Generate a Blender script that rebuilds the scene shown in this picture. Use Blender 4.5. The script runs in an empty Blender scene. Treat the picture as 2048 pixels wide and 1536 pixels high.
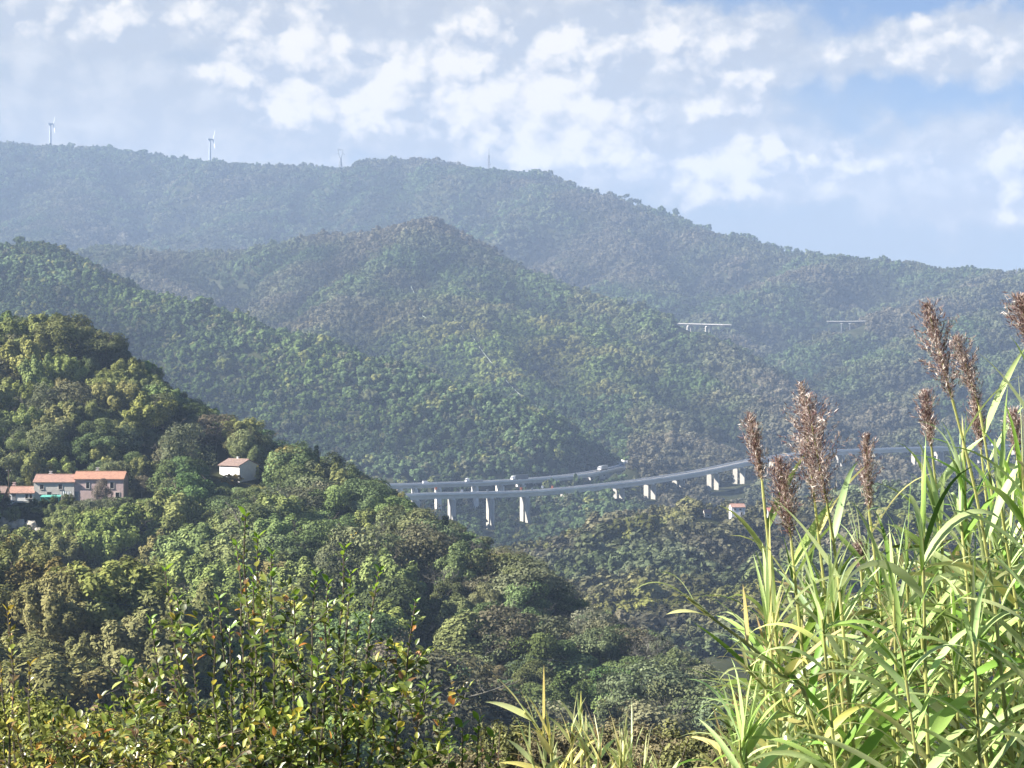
import bpy, math, random
import numpy as np
from mathutils import Vector, Matrix

RNG = random.Random(11)
NR = np.random.default_rng(11)
scene = bpy.context.scene
COL = scene.collection

# ------------------------------------------------------------------ camera model
F = 4435.0                       # focal length in photo pixels (2048 wide)
PITCH = math.atan((768 - 700) / F)
CP, SP = math.cos(PITCH), math.sin(PITCH)

def pt(px, py, D):
    """photo pixel and depth along +Y -> world point (camera at the origin)"""
    vx, vz = (px - 1024) / F, (768 - py) / F
    y = CP + vz * SP
    z = -SP + vz * CP
    k = D / y
    return Vector((vx * k, D, z * k))

def proj(x, y, z):
    yc = y * CP - z * SP
    zc = y * SP + z * CP
    return 1024 + F * x / yc, 768 - F * zc / yc

# ------------------------------------------------------------------ noise
_TAB = NR.random((256, 256))
def vnoise(x, y):
    xi = np.floor(x).astype(int); yi = np.floor(y).astype(int)
    fx = x - xi; fy = y - yi
    fx = fx * fx * (3 - 2 * fx); fy = fy * fy * (3 - 2 * fy)
    a = _TAB[xi & 255, yi & 255]; b = _TAB[(xi + 1) & 255, yi & 255]
    c = _TAB[xi & 255, (yi + 1) & 255]; d = _TAB[(xi + 1) & 255, (yi + 1) & 255]
    return (a * (1 - fx) + b * fx) * (1 - fy) + (c * (1 - fx) + d * fx) * fy
def fbm(x, y, o=4):
    s = 0; a = .5; t = 0
    for i in range(o):
        s = s + a * vnoise(x + 17.3 * i, y - 9.1 * i); t += a
        x = x * 2.03; y = y * 2.03; a *= .5
    return s / t

# ------------------------------------------------------------------ terrain from ridge lines
RIDGES = []
def ridge(pts, th, s, r=20, noise=30, back=1.0, bdir=(0, 1)):
    P = []
    for px, py, D in pts:
        v = pt(px, py, D); P.append((v.x, v.y, v.z - th))
    RIDGES.append((np.array(P), s, r, noise, back, bdir))

# far ridge with the wind turbines
ridge([(-500, 262, 5600), (-200, 272, 5450), (0, 290, 5300), (100, 302, 5200), (200, 301, 5150), (300, 312, 5100), (420, 328, 5000), (560, 336, 4900),
       (680, 343, 4850), (745, 340, 4800), (820, 328, 4700), (880, 336, 4600), (985, 343, 4450), (1080, 373, 4300),
       (1180, 400, 4150), (1250, 433, 4050), (1310, 453, 4000), (1400, 477, 3900), (1500, 502, 3800), (1600, 516, 3700),
       (1700, 527, 3600), (1800, 538, 3500), (1900, 546, 3400), (2000, 545, 3300), (2060, 556, 3250), (2300, 560, 3100), (2700, 600, 3000)], 7, .60, 60, 75)
ridge([(820, 328, 4700), (780, 420, 4450), (700, 470, 4250), (560, 540, 4000)], 7, .7, 50, 60)
ridge([(590, 345, 4850), (540, 400, 4600), (430, 470, 4300), (380, 540, 4000)], 7, .7, 50, 60)
ridge([(200, 301, 5150), (150, 400, 4700), (60, 480, 4300), (-60, 560, 3900)], 7, .7, 50, 60)
ridge([(1180, 400, 4150), (1230, 470, 3900), (1250, 540, 3600), (1260, 600, 3300)], 7, .7, 40, 60)
ridge([(1310, 453, 4000), (1180, 500, 3800), (1110, 545, 3600)], 7, .7, 40, 60)
# spurs of the right massif descending to the valley
ridge([(1800, 538, 3500), (1650, 532, 3450), (1560, 556, 3350), (1480, 596, 3250), (1400, 640, 3150), (1350, 690, 3050)], 7, .82, 30, 50)
ridge([(2150, 548, 3150), (2000, 566, 3050), (1900, 592, 2980), (1780, 624, 2900), (1700, 655, 2830), (1620, 696, 2760), (1540, 750, 2680), (1490, 800, 2600)], 7, .82, 25, 40)
ridge([(2300, 560, 2800), (2048, 612, 2650), (1950, 642, 2580), (1850, 682, 2500), (1750, 735, 2420), (1640, 800, 2330), (1590, 850, 2260)], 7, .82, 25, 40)
ridge([(2400, 610, 2500), (2048, 702, 2350), (1950, 742, 2280), (1850, 785, 2220), (1760, 830, 2160), (1690, 868, 2100)], 7, .82, 25, 35)
ridge([(2400, 730, 2250), (2100, 790, 2120), (1950, 842, 2060), (1850, 872, 2020)], 7, .7, 25, 30)
# middle hill with the pointed summit, and its spurs
ridge([(-200, 470, 3400), (0, 490, 3300), (130, 512, 3250), (210, 502, 3200), (330, 507, 3150), (420, 508, 3120), (500, 502, 3080), (600, 484, 3030), (680, 472, 2980),
       (760, 468, 2930), (830, 452, 2880), (855, 449, 2860), (900, 482, 2820), (950, 522, 2780), (1000, 537, 2750), (1060, 552, 2700),
       (1100, 572, 2660), (1200, 602, 2580), (1280, 618, 2520), (1340, 645, 2470), (1400, 675, 2420), (1460, 712, 2370), (1540, 765, 2300), (1610, 810, 2230)], 7, .8, 14, 45)
ridge([(855, 449, 2860), (800, 500, 2750), (740, 560, 2600), (700, 610, 2480), (600, 690, 2300)], 7, .82, 20, 35)
ridge([(640, 478, 3000), (620, 540, 2850), (570, 600, 2700), (540, 650, 2550)], 7, .82, 20, 35)
ridge([(210, 502, 3200), (300, 545, 3050), (390, 590, 2900), (470, 630, 2780), (530, 660, 2700)], 7, .82, 20, 35)
ridge([(950, 522, 2780), (900, 575, 2600), (920, 604, 2450), (1040, 632, 2380), (1160, 668, 2300), (1300, 722, 2200), (1400, 762, 2120), (1500, 800, 2050), (1580, 840, 1990)], 7, .82, 20, 35)
ridge([(830, 590, 2500), (900, 625, 2380), (960, 680, 2250), (1000, 730, 2150), (1060, 790, 2050), (1120, 850, 1950)], 7, .7, 20, 30)
ridge([(1160, 668, 2300), (1200, 740, 2150), (1280, 820, 2000), (1330, 880, 1880)], 7, .7, 20, 30)
# left middle hill whose nose the motorway rounds
ridge([(-300, 470, 2150), (0, 502, 2050), (60, 498, 2020), (120, 512, 1990), (180, 542, 1960), (250, 582, 1930), (330, 604, 1900), (400, 628, 1870), (480, 645, 1840),
       (560, 674, 1810), (650, 694, 1780), (720, 718, 1760), (800, 745, 1740), (900, 775, 1710), (1000, 805, 1690), (1060, 830, 1675),
       (1130, 868, 1660), (1200, 900, 1655), (1245, 935, 1660)], 7, .72, 12, 22)
ridge([(60, 498, 2020), (100, 600, 1900), (200, 700, 1800), (300, 800, 1720)], 7, .82, 15, 20)
ridge([(400, 628, 1870), (470, 720, 1790), (560, 820, 1710), (620, 900, 1650)], 7, .82, 15, 20)
ridge([(800, 745, 1740), (840, 830, 1690), (880, 900, 1640)], 7, .6, 15, 16)
# slope below the viaduct and the wooded nose near the small farmhouses
ridge([(1160, 985, 1520), (1230, 1000, 1480), (1240, 1060, 1400)], 7, .6, 12, 10)
ridge([(1090, 1128, 1000), (1110, 1108, 1005), (1160, 1106, 1000), (1230, 1086, 1000), (1290, 1066, 1010), (1335, 1028, 1040), (1385, 1022, 1060), (1430, 1048, 1050), (1500, 1052, 1040),
       (1560, 1042, 1060), (1660, 1005, 1080), (1800, 988, 1090), (1900, 975, 1100), (2060, 962, 1100), (2400, 930, 1150)], 7, .34, 14, 8, 2.2)
ridge([(1385, 1022, 1060), (1330, 1120, 930), (1260, 1200, 830), (1250, 1290, 740)], 6, .4, 14, 7)
ridge([(1800, 988, 1090), (1700, 1080, 950), (1560, 1180, 820), (1450, 1280, 720)], 6, .4, 14, 7)
# near wooded spur with the houses
ridge([(-500, 590, 760), (-150, 630, 700), (0, 640, 672), (60, 637, 664), (110, 642, 658), (160, 652, 650), (200, 660, 645), (235, 702, 635), (285, 735, 625), (335, 782, 615), (400, 818, 605), (470, 845, 595),
       (520, 874, 588), (570, 898, 580), (640, 914, 566), (700, 944, 552), (745, 970, 540), (800, 1014, 525), (850, 1034, 510), (900, 1052, 498),
       (970, 1084, 480), (1040, 1108, 462), (1085, 1132, 450), (1125, 1182, 440), (1200, 1232, 425), (1265, 1254, 412), (1330, 1292, 400),
       (1400, 1335, 388), (1450, 1385, 378), (1520, 1470, 360)], 9.5, .36, 6, 3, 3.0, (.8, .6))
ridge([(480, 960, 555), (560, 1060, 500), (650, 1160, 450), (720, 1260, 410), (800, 1400, 370)], 7, .36, 6, 3, 2.5)
ridge([(800, 1014, 525), (860, 1110, 475), (930, 1200, 435), (1000, 1320, 395)], 7, .36, 6, 3, 2.5, (.8, .6))
ridge([(-300, 1110, 370), (-80, 1130, 350), (60, 1160, 335), (150, 1215, 322), (260, 1300, 310), (370, 1410, 298), (460, 1500, 288)], 7, .4, 5, 3, 2.5)
# low scrubby shoulders of the viewpoint's own slope
ridge([(700, 1560, 84), (850, 1530, 80), (960, 1490, 76), (1120, 1478, 74), (1300, 1482, 76), (1460, 1495, 80), (1700, 1510, 84), (2100, 1500, 88)], 1.6, .4, 2, .6)
ridge([(-300, 1400, 52), (-80, 1405, 50), (90, 1412, 49), (220, 1452, 48), (330, 1520, 47), (420, 1600, 46)], 1.4, .4, 1.5, .5)

VIA_FRONT = [(640, 1003, 1395), (830, 990, 1450), (1050, 984, 1490), (1200, 971, 1540), (1300, 959, 1585), (1400, 943, 1640), (1500, 922, 1705), (1560, 913, 1745), (1600, 908, 1770),
             (1700, 901, 1810), (1850, 896, 1870), (2048, 891, 1945), (2250, 888, 2010)]
VIA_UP = [(640, 974, 1500), (800, 970, 1520), (900, 967, 1535), (1000, 963, 1552), (1100, 956, 1580), (1170, 948, 1610), (1220, 939, 1650), (1252, 931, 1700), (1262, 925, 1750), (1255, 921, 1790)]
def _via_ground():
    xs = list(range(640, 2260, 45)); D = np.interp(xs, [p[0] for p in VIA_FRONT], [p[2] for p in VIA_FRONT]); Y = np.interp(xs, [p[0] for p in VIA_FRONT], [p[1] for p in VIA_FRONT])
    ph = np.interp(xs, [640, 830, 905, 975, 1050, 1150, 1240, 1294, 1360, 1430, 1500, 1600, 1690, 1830, 1885, 2048], [15, 20, 19, 34, 24, 14, 13, 17, 15, 18, 16, 14, 13, 13, 20, 15])
    ridge([(a, b, c) for a, b, c in zip(xs, Y, D)], 0, .42, 8, 4)
    P = RIDGES[-1][0]; P[:, 2] -= ph
_via_ground()
DH0 = 548.0; ZH0 = pt(100, 1001, DH0).z
VF = [pt(*p) for p in VIA_FRONT]; VU = [pt(*p) for p in VIA_UP]
def seg_dist(x, y, P):
    """distance to polyline and interpolated z"""
    best = np.full(x.shape, 1e9); zz = np.zeros(x.shape)
    for a, b in zip(P[:-1], P[1:]):
        ax, ay, az = a; bx, by, bz = b
        dx, dy = bx - ax, by - ay
        t = np.clip(((x - ax) * dx + (y - ay) * dy) / (dx * dx + dy * dy), 0, 1)
        d = np.hypot(x - ax - t * dx, y - ay - t * dy)
        m = d < best
        best = np.where(m, d, best); zz = np.where(m, az + t * (bz - az), zz)
    return best, zz

def H(x, y):
    x = np.asarray(x, float); y = np.asarray(y, float)
    D = np.hypot(x, y)
    h = np.full(x.shape, -172.0) + 12 * (fbm(x / 300, y / 300, 2) - .5)
    near = np.full(x.shape, 400.0)
    k = np.clip(D * .012, 1.2, 22)
    for P, s, r, nz, bk, bd in RIDGES:
        hr = np.full(x.shape, -1e9); dm = np.full(x.shape, 1e9)
        for a, b in zip(P[:-1], P[1:]):
            dx, dy = b[0] - a[0], b[1] - a[1]
            t = np.clip(((x - a[0]) * dx + (y - a[1]) * dy) / (dx * dx + dy * dy), 0, 1)
            d = np.hypot(x - a[0] - t * dx, y - a[1] - t * dy)
            sv = s * (1 + (bk - 1) * np.clip(((y - a[1] - t * dy) * bd[1] + (x - a[0] - t * dx) * bd[0]) / np.maximum(d, 1e-6) * 1.4 - .1, 0, 1))
            v = a[2] + t * (b[2] - a[2]) - sv * (np.sqrt(d * d + r * r) - r)
            m = v > hr
            hr = np.where(m, v, hr); dm = np.minimum(dm, d)
        near = np.minimum(near, dm)
        h = .5 * (h + hr + np.sqrt((h - hr) ** 2 + k * k * .35))
    n1 = 1 - 2 * np.abs(fbm(x / 210 + 3, y / 210 + 8, 3) * 2 - 1)
    n2 = 1 - 2 * np.abs(fbm(x / 70 + 31, y / 70, 3) * 2 - 1)
    amp = np.interp(D, [250, 700, 900, 1250, 1450, 2000, 2300, 3200, 3800, 5500], [3, 3, 8, 9, 22, 24, 40, 48, 75, 85])
    a = np.clip(near * .34, 0, amp)
    h = h + a * (np.where(D > 1200, n1 * 1.0, 0) + n2 * .35 - .25)
    # the viewpoint's own slope
    hc = np.where(y < 8, -1.6 - .2 * np.maximum(y, -30), -3.2 - .44 * (y - 8)) + .25 * (fbm(x / 3, y / 3, 3) - .5)
    h = np.maximum(h, np.where(y < 260, hc, -1e9))
    # ground stays below the decks
    for P, cl, w in ((VF, 10, 18), (VU, 5.5, 12)):
        if True:
            d, zz = seg_dist(x, y, P)
            t = np.maximum(d - w, 0)
            lim = zz - cl + t * .9
            h = np.where(y > 1200, np.minimum(h, lim), h)
    # level ground cut for the tiled houses
    px = 1024 + F * x / np.maximum(y, 1)
    wt = np.clip((260 - np.abs(px - 60) ) / 70, 0, 1) * np.clip((17 - np.abs(y - DH0 - 6)) / 8, 0, 1)
    wt = wt * wt * (3 - 2 * wt)
    h = h * (1 - wt) + (ZH0 - .15) * wt
    return h

def h1(x, y): return float(H(np.array([x]), np.array([y]))[0])

def hit(px, py, d0, d1, n=1200):
    ys = np.linspace(d0, d1, n)
    v = pt(px, py, 1.0)
    xs = v.x * ys; zs = v.z * ys
    g = H(xs, ys)
    k = np.argmax(zs < g)
    if not (zs < g).any(): k = n - 1
    return Vector((xs[k], ys[k], g[k]))

# ------------------------------------------------------------------ materials
def mat(name):
    m = bpy.data.materials.new(name); m.use_nodes = True
    m.node_tree.nodes.clear(); return m, m.node_tree.nodes, m.node_tree.links
def out(N, L, sh):
    o = N.new('ShaderNodeOutputMaterial'); L.new(sh, o.inputs['Surface']); return o
def plain(name, col, rough=.8, metal=0, var=.12, scale=3.0, spec=.3, bump=0.0):
    m, N, L = mat(name)
    p = N.new('ShaderNodeBsdfPrincipled'); p.inputs['Roughness'].default_value = rough; p.inputs['Metallic'].default_value = metal
    p.inputs['Specular IOR Level'].default_value = spec
    tc = N.new('ShaderNodeTexCoord'); nz = N.new('ShaderNodeTexNoise'); nz.inputs['Scale'].default_value = scale; nz.inputs['Detail'].default_value = 6
    L.new(tc.outputs['Object'], nz.inputs['Vector'])
    cr = N.new('ShaderNodeMapRange'); cr.inputs['From Min'].default_value = .25; cr.inputs['From Max'].default_value = .75
    cr.inputs['To Min'].default_value = 1 - var; cr.inputs['To Max'].default_value = 1 + var
    L.new(nz.outputs['Fac'], cr.inputs['Value'])
    mx = N.new('ShaderNodeVectorMath'); mx.operation = 'SCALE'; mx.inputs[0].default_value = col
    L.new(cr.outputs['Result'], mx.inputs['Scale']); L.new(mx.outputs['Vector'], p.inputs['Base Color'])
    if bump:
        b = N.new('ShaderNodeBump'); b.inputs['Strength'].default_value = bump; b.inputs['Distance'].default_value = .05
        L.new(nz.outputs['Fac'], b.inputs['Height']); L.new(b.outputs['Normal'], p.inputs['Normal'])
    out(N, L, p.outputs['BSDF']); return m

def foliage(name, mode, trans=.14, gloss=0.0):
    """leaf material; tint comes from the object colour or an instance attribute, clump variation from 'var'"""
    m, N, L = mat(name)
    if mode == 'object':
        t = N.new('ShaderNodeObjectInfo'); tint = t.outputs['Color']
    elif mode == 'instance':
        t = N.new('ShaderNodeAttribute'); t.attribute_type = 'INSTANCER'; t.attribute_name = 'tint'; tint = t.outputs['Color']
    else:
        t = N.new('ShaderNodeAttribute'); t.attribute_name = 'col'; tint = t.outputs['Color']
    if mode != 'vertex':
        a = N.new('ShaderNodeAttribute'); a.attribute_name = 'var'
        s = N.new('ShaderNodeMapRange'); s.inputs['To Min'].default_value = .42; s.inputs['To Max'].default_value = 1.6
        L.new(a.outputs['Fac'], s.inputs['Value'])
        hs = N.new('ShaderNodeHueSaturation'); L.new(tint, hs.inputs['Color']); L.new(s.outputs['Result'], hs.inputs['Value'])
        h = N.new('ShaderNodeMapRange'); h.inputs['To Min'].default_value = .507; h.inputs['To Max'].default_value = .487
        L.new(a.outputs['Fac'], h.inputs['Value']); L.new(h.outputs['Result'], hs.inputs['Hue'])
        c = hs.outputs['Color']
    else:
        c = tint
    d = N.new('ShaderNodeBsdfDiffuse'); L.new(c, d.inputs['Color'])
    tr = N.new('ShaderNodeBsdfTranslucent')
    br = N.new('ShaderNodeHueSaturation'); br.inputs['Hue'].default_value = .48; br.inputs['Value'].default_value = 1.35; L.new(c, br.inputs['Color'])
    L.new(br.outputs['Color'], tr.inputs['Color'])
    mx = N.new('ShaderNodeMixShader'); mx.inputs['Fac'].default_value = trans
    L.new(d.outputs['BSDF'], mx.inputs[1]); L.new(tr.outputs['BSDF'], mx.inputs[2])
    sh = mx.outputs['Shader']
    if gloss:
        g = N.new('ShaderNodeBsdfGlossy'); g.inputs['Roughness'].default_value = .42
        lw = N.new('ShaderNodeFresnel'); lw.inputs['IOR'].default_value = 1.45
        ml = N.new('ShaderNodeMath'); ml.operation = 'MULTIPLY'; ml.inputs[1].default_value = gloss; L.new(lw.outputs['Fac'], ml.inputs[0])
        m2 = N.new('ShaderNodeMixShader'); L.new(ml.outputs['Value'], m2.inputs['Fac']); L.new(sh, m2.inputs[1]); L.new(g.outputs['BSDF'], m2.inputs[2])
        sh = m2.outputs['Shader']
    out(N, L, sh); return m

M_LEAF_OBJ = foliage('leaf_tree', 'object')
M_LEAF_INS = foliage('leaf_forest', 'instance')
M_LEAF_FG = foliage('leaf_shrub', 'vertex', .35, .17)
M_REED = foliage('leaf_reed', 'vertex', .3, .4)
M_PLUME = foliage('reed_plume', 'vertex', .3, .12)
M_BARK = plain('bark', (.11, .095, .075), .9, scale=6, var=.3)
M_TWIG = plain('grey_twigs', (.125, .12, .098), .9, scale=6, var=.3)
M_PLASTER = plain('cream_plaster', (.58, .56, .52), .9, scale=1.2, var=.12, bump=.1)
M_PINK = plain('pink_plaster', (.58, .44, .42), .9, scale=1.2, var=.14, bump=.1)
M_WHITE = plain('white_plaster', (.82, .82, .82), .9, scale=1.1, var=.07, bump=.1)
M_GLASS = plain('dark_window', (.02, .022, .028), .15, spec=.5)
M_SHUT = plain('dark_shutter', (.045, .04, .04), .7)
M_STONE = plain('window_stone', (.62, .58, .54), .9)
M_CONC = plain('concrete', (.42, .40, .36), .9, scale=.35, var=.16)
M_CONC2 = plain('deck_concrete', (.74, .71, .66), .9, scale=.2, var=.14)
M_STEEL = plain('galvanised_steel', (.70, .69, .67), .6, 0, scale=.5)
M_ASPH = plain('asphalt', (.20, .20, .20), .9, scale=.2, var=.2)
M_TURB = plain('turbine_white', (.62, .64, .67), .5)
M_TOWER = plain('turbine_tower', (.36, .40, .46), .5)
M_RUBBER = plain('rubber', (.02, .02, .02), .8)
M_CARW = plain('white_paint', (.72, .73, .75), .35, spec=.5)
M_CARD = plain('dark_tarpaulin', (.07, .08, .09), .6)
M_CARG = plain('grey_trailer', (.22, .24, .26), .5)
M_RED = plain('red_paint', (.45, .06, .04), .5)
M_ORANGE = plain('orange_paint', (.75, .2, .05), .5)
M_TEAL = plain('turquoise_sheet', (.13, .46, .38), .5, var=.06)
M_TEALD = plain('green_sheet', (.1, .36, .30), .6)
M_WOOD = plain('weathered_wood', (.1, .075, .055), .9)
M_CLOTH = plain('white_cloth', (.8, .8, .8), .9, var=.03)
M_ROCK = plain('pale_rock', (.55, .50, .42), .95, scale=1.5, var=.25)
M_CABLE = plain('cable_sheath', (.12, .15, .15), .6)
M_PIPE = plain('pipe_paint', (.34, .40, .33), .6)
M_LATT = plain('lattice_steel', (.24, .26, .28), .5, .4)
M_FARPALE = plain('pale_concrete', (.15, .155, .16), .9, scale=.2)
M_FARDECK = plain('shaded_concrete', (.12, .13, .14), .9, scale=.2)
M_DARKLATT = plain('mast_paint', (.2, .2, .22), .6)

def roof_mat(name, c1, c2, sc=2.2):
    m, N, L = mat(name)
    p = N.new('ShaderNodeBsdfPrincipled'); p.inputs['Roughness'].default_value = .9
    tc = N.new('ShaderNodeTexCoord'); w = N.new('ShaderNodeTexWave'); w.inputs['Scale'].default_value = sc; w.inputs['Distortion'].default_value = .4
    L.new(tc.outputs['Object'], w.inputs['Vector'])
    nz = N.new('ShaderNodeTexNoise'); nz.inputs['Scale'].default_value = 1.6; nz.inputs['Detail'].default_value = 8; L.new(tc.outputs['Object'], nz.inputs['Vector'])
    mx = N.new('ShaderNodeMix'); mx.data_type = 'RGBA'; mx.inputs['A'].default_value = (*c1, 1); mx.inputs['B'].default_value = (*c2, 1)
    mr = N.new('ShaderNodeMapRange'); mr.inputs['From Min'].default_value = .35; mr.inputs['From Max'].default_value = .65
    L.new(nz.outputs['Fac'], mr.inputs['Value']); L.new(mr.outputs['Result'], mx.inputs['Factor'])
    b = N.new('ShaderNodeBump'); b.inputs['Strength'].default_value = .6; b.inputs['Distance'].default_value = .08
    L.new(w.outputs['Fac'], b.inputs['Height']); L.new(b.outputs['Normal'], p.inputs['Normal'])
    L.new(mx.outputs['Result'], p.inputs['Base Color']); out(N, L, p.outputs['BSDF']); return m
M_ROOF_O = roof_mat('orange_tiles', (.50, .27, .18), (.38, .20, .145))
M_ROOF_P = roof_mat('faded_tiles', (.44, .26, .20), (.33, .20, .165))
M_ROOF_B = roof_mat('brown_tiles', (.30, .215, .185), (.22, .16, .14))
M_ROOF_R = roof_mat('red_tiles', (.5, .2, .14), (.42, .17, .12))

def ground_mat():
    m, N, L = mat('forest_floor')
    p = N.new('ShaderNodeBsdfPrincipled'); p.inputs['Roughness'].default_value = 1; p.inputs['Specular IOR Level'].default_value = 0
    g = N.new('ShaderNodeNewGeometry'); nz = N.new('ShaderNodeTexNoise'); nz.inputs['Scale'].default_value = .05; nz.inputs['Detail'].default_value = 12; nz.inputs['Roughness'].default_value = .7
    L.new(g.outputs['Position'], nz.inputs['Vector'])
    cr = N.new('ShaderNodeValToRGB'); e = cr.color_ramp.elements
    e[0].position = .35; e[0].color = (.028, .036, .018, 1); e[1].position = .68; e[1].color = (.058, .06, .03, 1)
    L.new(nz.outputs['Fac'], cr.inputs['Fac']); L.new(cr.outputs['Color'], p.inputs['Base Color'])
    out(N, L, p.outputs['BSDF']); return m

# ------------------------------------------------------------------ mesh helpers
class MB:
    def __init__(s): s.v = []; s.f = []
    def add(s, vs, fs):
        o = len(s.v); s.v += [tuple(v) for v in vs]; s.f += [tuple(i + o for i in f) for f in fs]
    def box(s, c, d, rz=0, rx=0, ry=0):
        R = Matrix.Rotation(rz, 3, 'Z') @ Matrix.Rotation(ry, 3, 'Y') @ Matrix.Rotation(rx, 3, 'X'); c = Vector(c)
        vs = [c + R @ Vector((x * d[0] / 2, y * d[1] / 2, z * d[2] / 2)) for x in (-1, 1) for y in (-1, 1) for z in (-1, 1)]
        s.add(vs, [(0, 1, 3, 2), (4, 6, 7, 5), (0, 4, 5, 1), (2, 3, 7, 6), (0, 2, 6, 4), (1, 5, 7, 3)])
    def tube(s, pts, r, n=6, cap=True):
        pts = [Vector(p) for p in pts]
        rs = r if isinstance(r, (list, tuple)) else [r] * len(pts)
        o = len(s.v)
        for i, p in enumerate(pts):
            t = (pts[min(i + 1, len(pts) - 1)] - pts[max(i - 1, 0)])
            t = t.normalized() if t.length > 1e-9 else Vector((0, 0, 1))
            u = t.cross(Vector((0, 0, 1)) if abs(t.z) < .9 else Vector((1, 0, 0))).normalized(); w = t.cross(u)
            for k in range(n):
                a = 2 * math.pi * k / n
                s.v.append(tuple(p + (u * math.cos(a) + w * math.sin(a)) * rs[i]))
        for i in range(len(pts) - 1):
            for k in range(n):
                a = o + i * n + k; b = o + i * n + (k + 1) % n
                s.f.append((a, b, b + n, a + n))
        if cap:
            s.f.append(tuple(o + k for k in range(n))[::-1]); s.f.append(tuple(o + (len(pts) - 1) * n + k for k in range(n)))
    def prism(s, poly, y0, y1):
        """poly in local xz, extruded along y"""
        n = len(poly)
        vs = [(x, y0, z) for x, z in poly] + [(x, y1, z) for x, z in poly]
        fs = [tuple(range(n)), tuple(range(2 * n - 1, n - 1, -1))] + [(i, (i + 1) % n + 0, (i + 1) % n + n, i + n)[::-1] for i in range(n)]
        s.add(vs, fs)
    def build(s, name, m, parent=None):
        me = bpy.data.meshes.new(name); me.from_pydata(s.v, [], s.f); me.update()
        me.materials.append(m)
        o = bpy.data.objects.new(name, me); COL.objects.link(o)
        if parent: o.parent = parent
        return o

def np_mesh(name, V, FQ, m, attrs=None, smooth=False):
    """V (n,3) array; FQ list of index arrays with equal width each"""
    me = bpy.data.meshes.new(name)
    V = np.asarray(V, np.float32)
    me.vertices.add(len(V)); me.vertices.foreach_set('co', V.ravel())
    loops = np.concatenate([f.ravel() for f in FQ]).astype(np.int32)
    tot = np.concatenate([np.full(len(f), f.shape[1]) for f in FQ])
    st = np.concatenate([[0], np.cumsum(tot)[:-1]]).astype(np.int32)
    me.loops.add(len(loops)); me.loops.foreach_set('vertex_index', loops)
    me.polygons.add(len(tot)); me.polygons.foreach_set('loop_start', st)
    for k, (typ, a) in (attrs or {}).items():
        at = me.attributes.new(k, typ, 'POINT')
        at.data.foreach_set('color' if typ == 'FLOAT_COLOR' else 'value', np.asarray(a, np.float32).ravel())
    for mm in (m if isinstance(m, list) else [m]): me.materials.append(mm)
    me.update(calc_edges=True); me.validate()
    if smooth: me.polygons.foreach_set('use_smooth', np.ones(len(tot), bool))
    return me

def tag(o, label, cat, group=None, kind=None):
    o['label'] = label; o['category'] = cat
    if group: o['group'] = group
    if kind: o['kind'] = kind
    return o
def empty(name, loc, rz=0, label=None, cat=None, group=None):
    o = bpy.data.objects.new(name, None); COL.objects.link(o); o.empty_display_size = .5
    o.location = loc; o.rotation_euler = (0, 0, rz)
    if label: tag(o, label, cat, group)
    return o
def link_mesh(name, me, parent=None):
    o = bpy.data.objects.new(name, me); COL.objects.link(o)
    if parent: o.parent = parent
    return o

def unit(a): return a / np.maximum(np.linalg.norm(a, axis=-1, keepdims=True), 1e-9)

def leaf_quads(C, Nn, size, asp, rng, along=None):
    n = len(C)
    r = unit(rng.normal(size=(n, 3))) if along is None else along
    U = unit(r - Nn * (r * Nn).sum(1, keepdims=True)); W = np.cross(Nn, U)
    a = (size * asp)[:, None] * U; b = size[:, None] * W * .5
    V = np.stack([C - a * .5, C + b - a * .05, C + a * .5, C - b - a * .05], 1).reshape(-1, 3)
    return V, np.arange(4 * n).reshape(-1, 4)

# ------------------------------------------------------------------ tree prototypes
def crown(seed, hgt, rad, base, nl, per, ls, form='round', asp=1.3):
    """leaf clumps spread over lobes filling the crown's volume"""
    rng = np.random.default_rng(seed)
    Cs, Ns, Vs, Al = [], [], [], []
    czz = (hgt + base) / 2; rz = (hgt - base) / 2
    for i in range(nl):
        while True:
            p = rng.uniform(-1, 1, 3); q = np.linalg.norm(p)
            if .3 < q < 1: break
        p = p / q * q ** .45
        if form == 'cone': p[:2] *= (1 - (p[2] + 1) / 2) * .95 + .05
        if form == 'flat': p[2] = abs(p[2]) * 1.1 - .5
        if form == 'drape' and rng.random() < .5: p[:2] *= .75
        c = np.array([p[0] * rad * .78, p[1] * rad * .78, czz + p[2] * rz * .8])
        lr = rad * rng.uniform(.26, .50)
        od = unit(np.array([p[0], p[1], max(p[2], -.1) + (.9 if form == 'flame' else .5)]))
        d = unit(rng.normal(size=(per, 3)) + od * .8)
        e = np.array([1, 1, .8]) * lr
        if form == 'flame':
            off = d * lr * .62 + od * ((d * od).sum(1, keepdims=True)) * lr * .85
        elif form == 'drape':
            off = d * np.array([.75, .75, 1.5]) * lr
        else:
            off = d * e
        C = c + off * rng.uniform(.70, 1.12, (per, 1))
        if form == 'flame': al = unit(od + rng.normal(size=(per, 3)) * .5)
        elif form == 'drape': al = unit(np.array([0, 0, -1]) + rng.normal(size=(per, 3)) * .5)
        else: al = unit(rng.normal(size=(per, 3)))
        Cs.append(C); Ns.append(unit(d * 1.0 + od * .25 + rng.normal(size=(per, 3)) * .45)); Al.append(al)
        Vs.append(np.clip(rng.uniform(.2, .8) + rng.uniform(-.25, .25, per), 0, 1))
    C = np.concatenate(Cs); Nn = np.concatenate(Ns); va = np.concatenate(Vs)
    sz = ls * rng.uniform(.6, 1.35, len(C))
    V, Q = leaf_quads(C, Nn, sz, asp, rng, np.concatenate(Al))
    return V, Q, np.repeat(va, 4)

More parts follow.
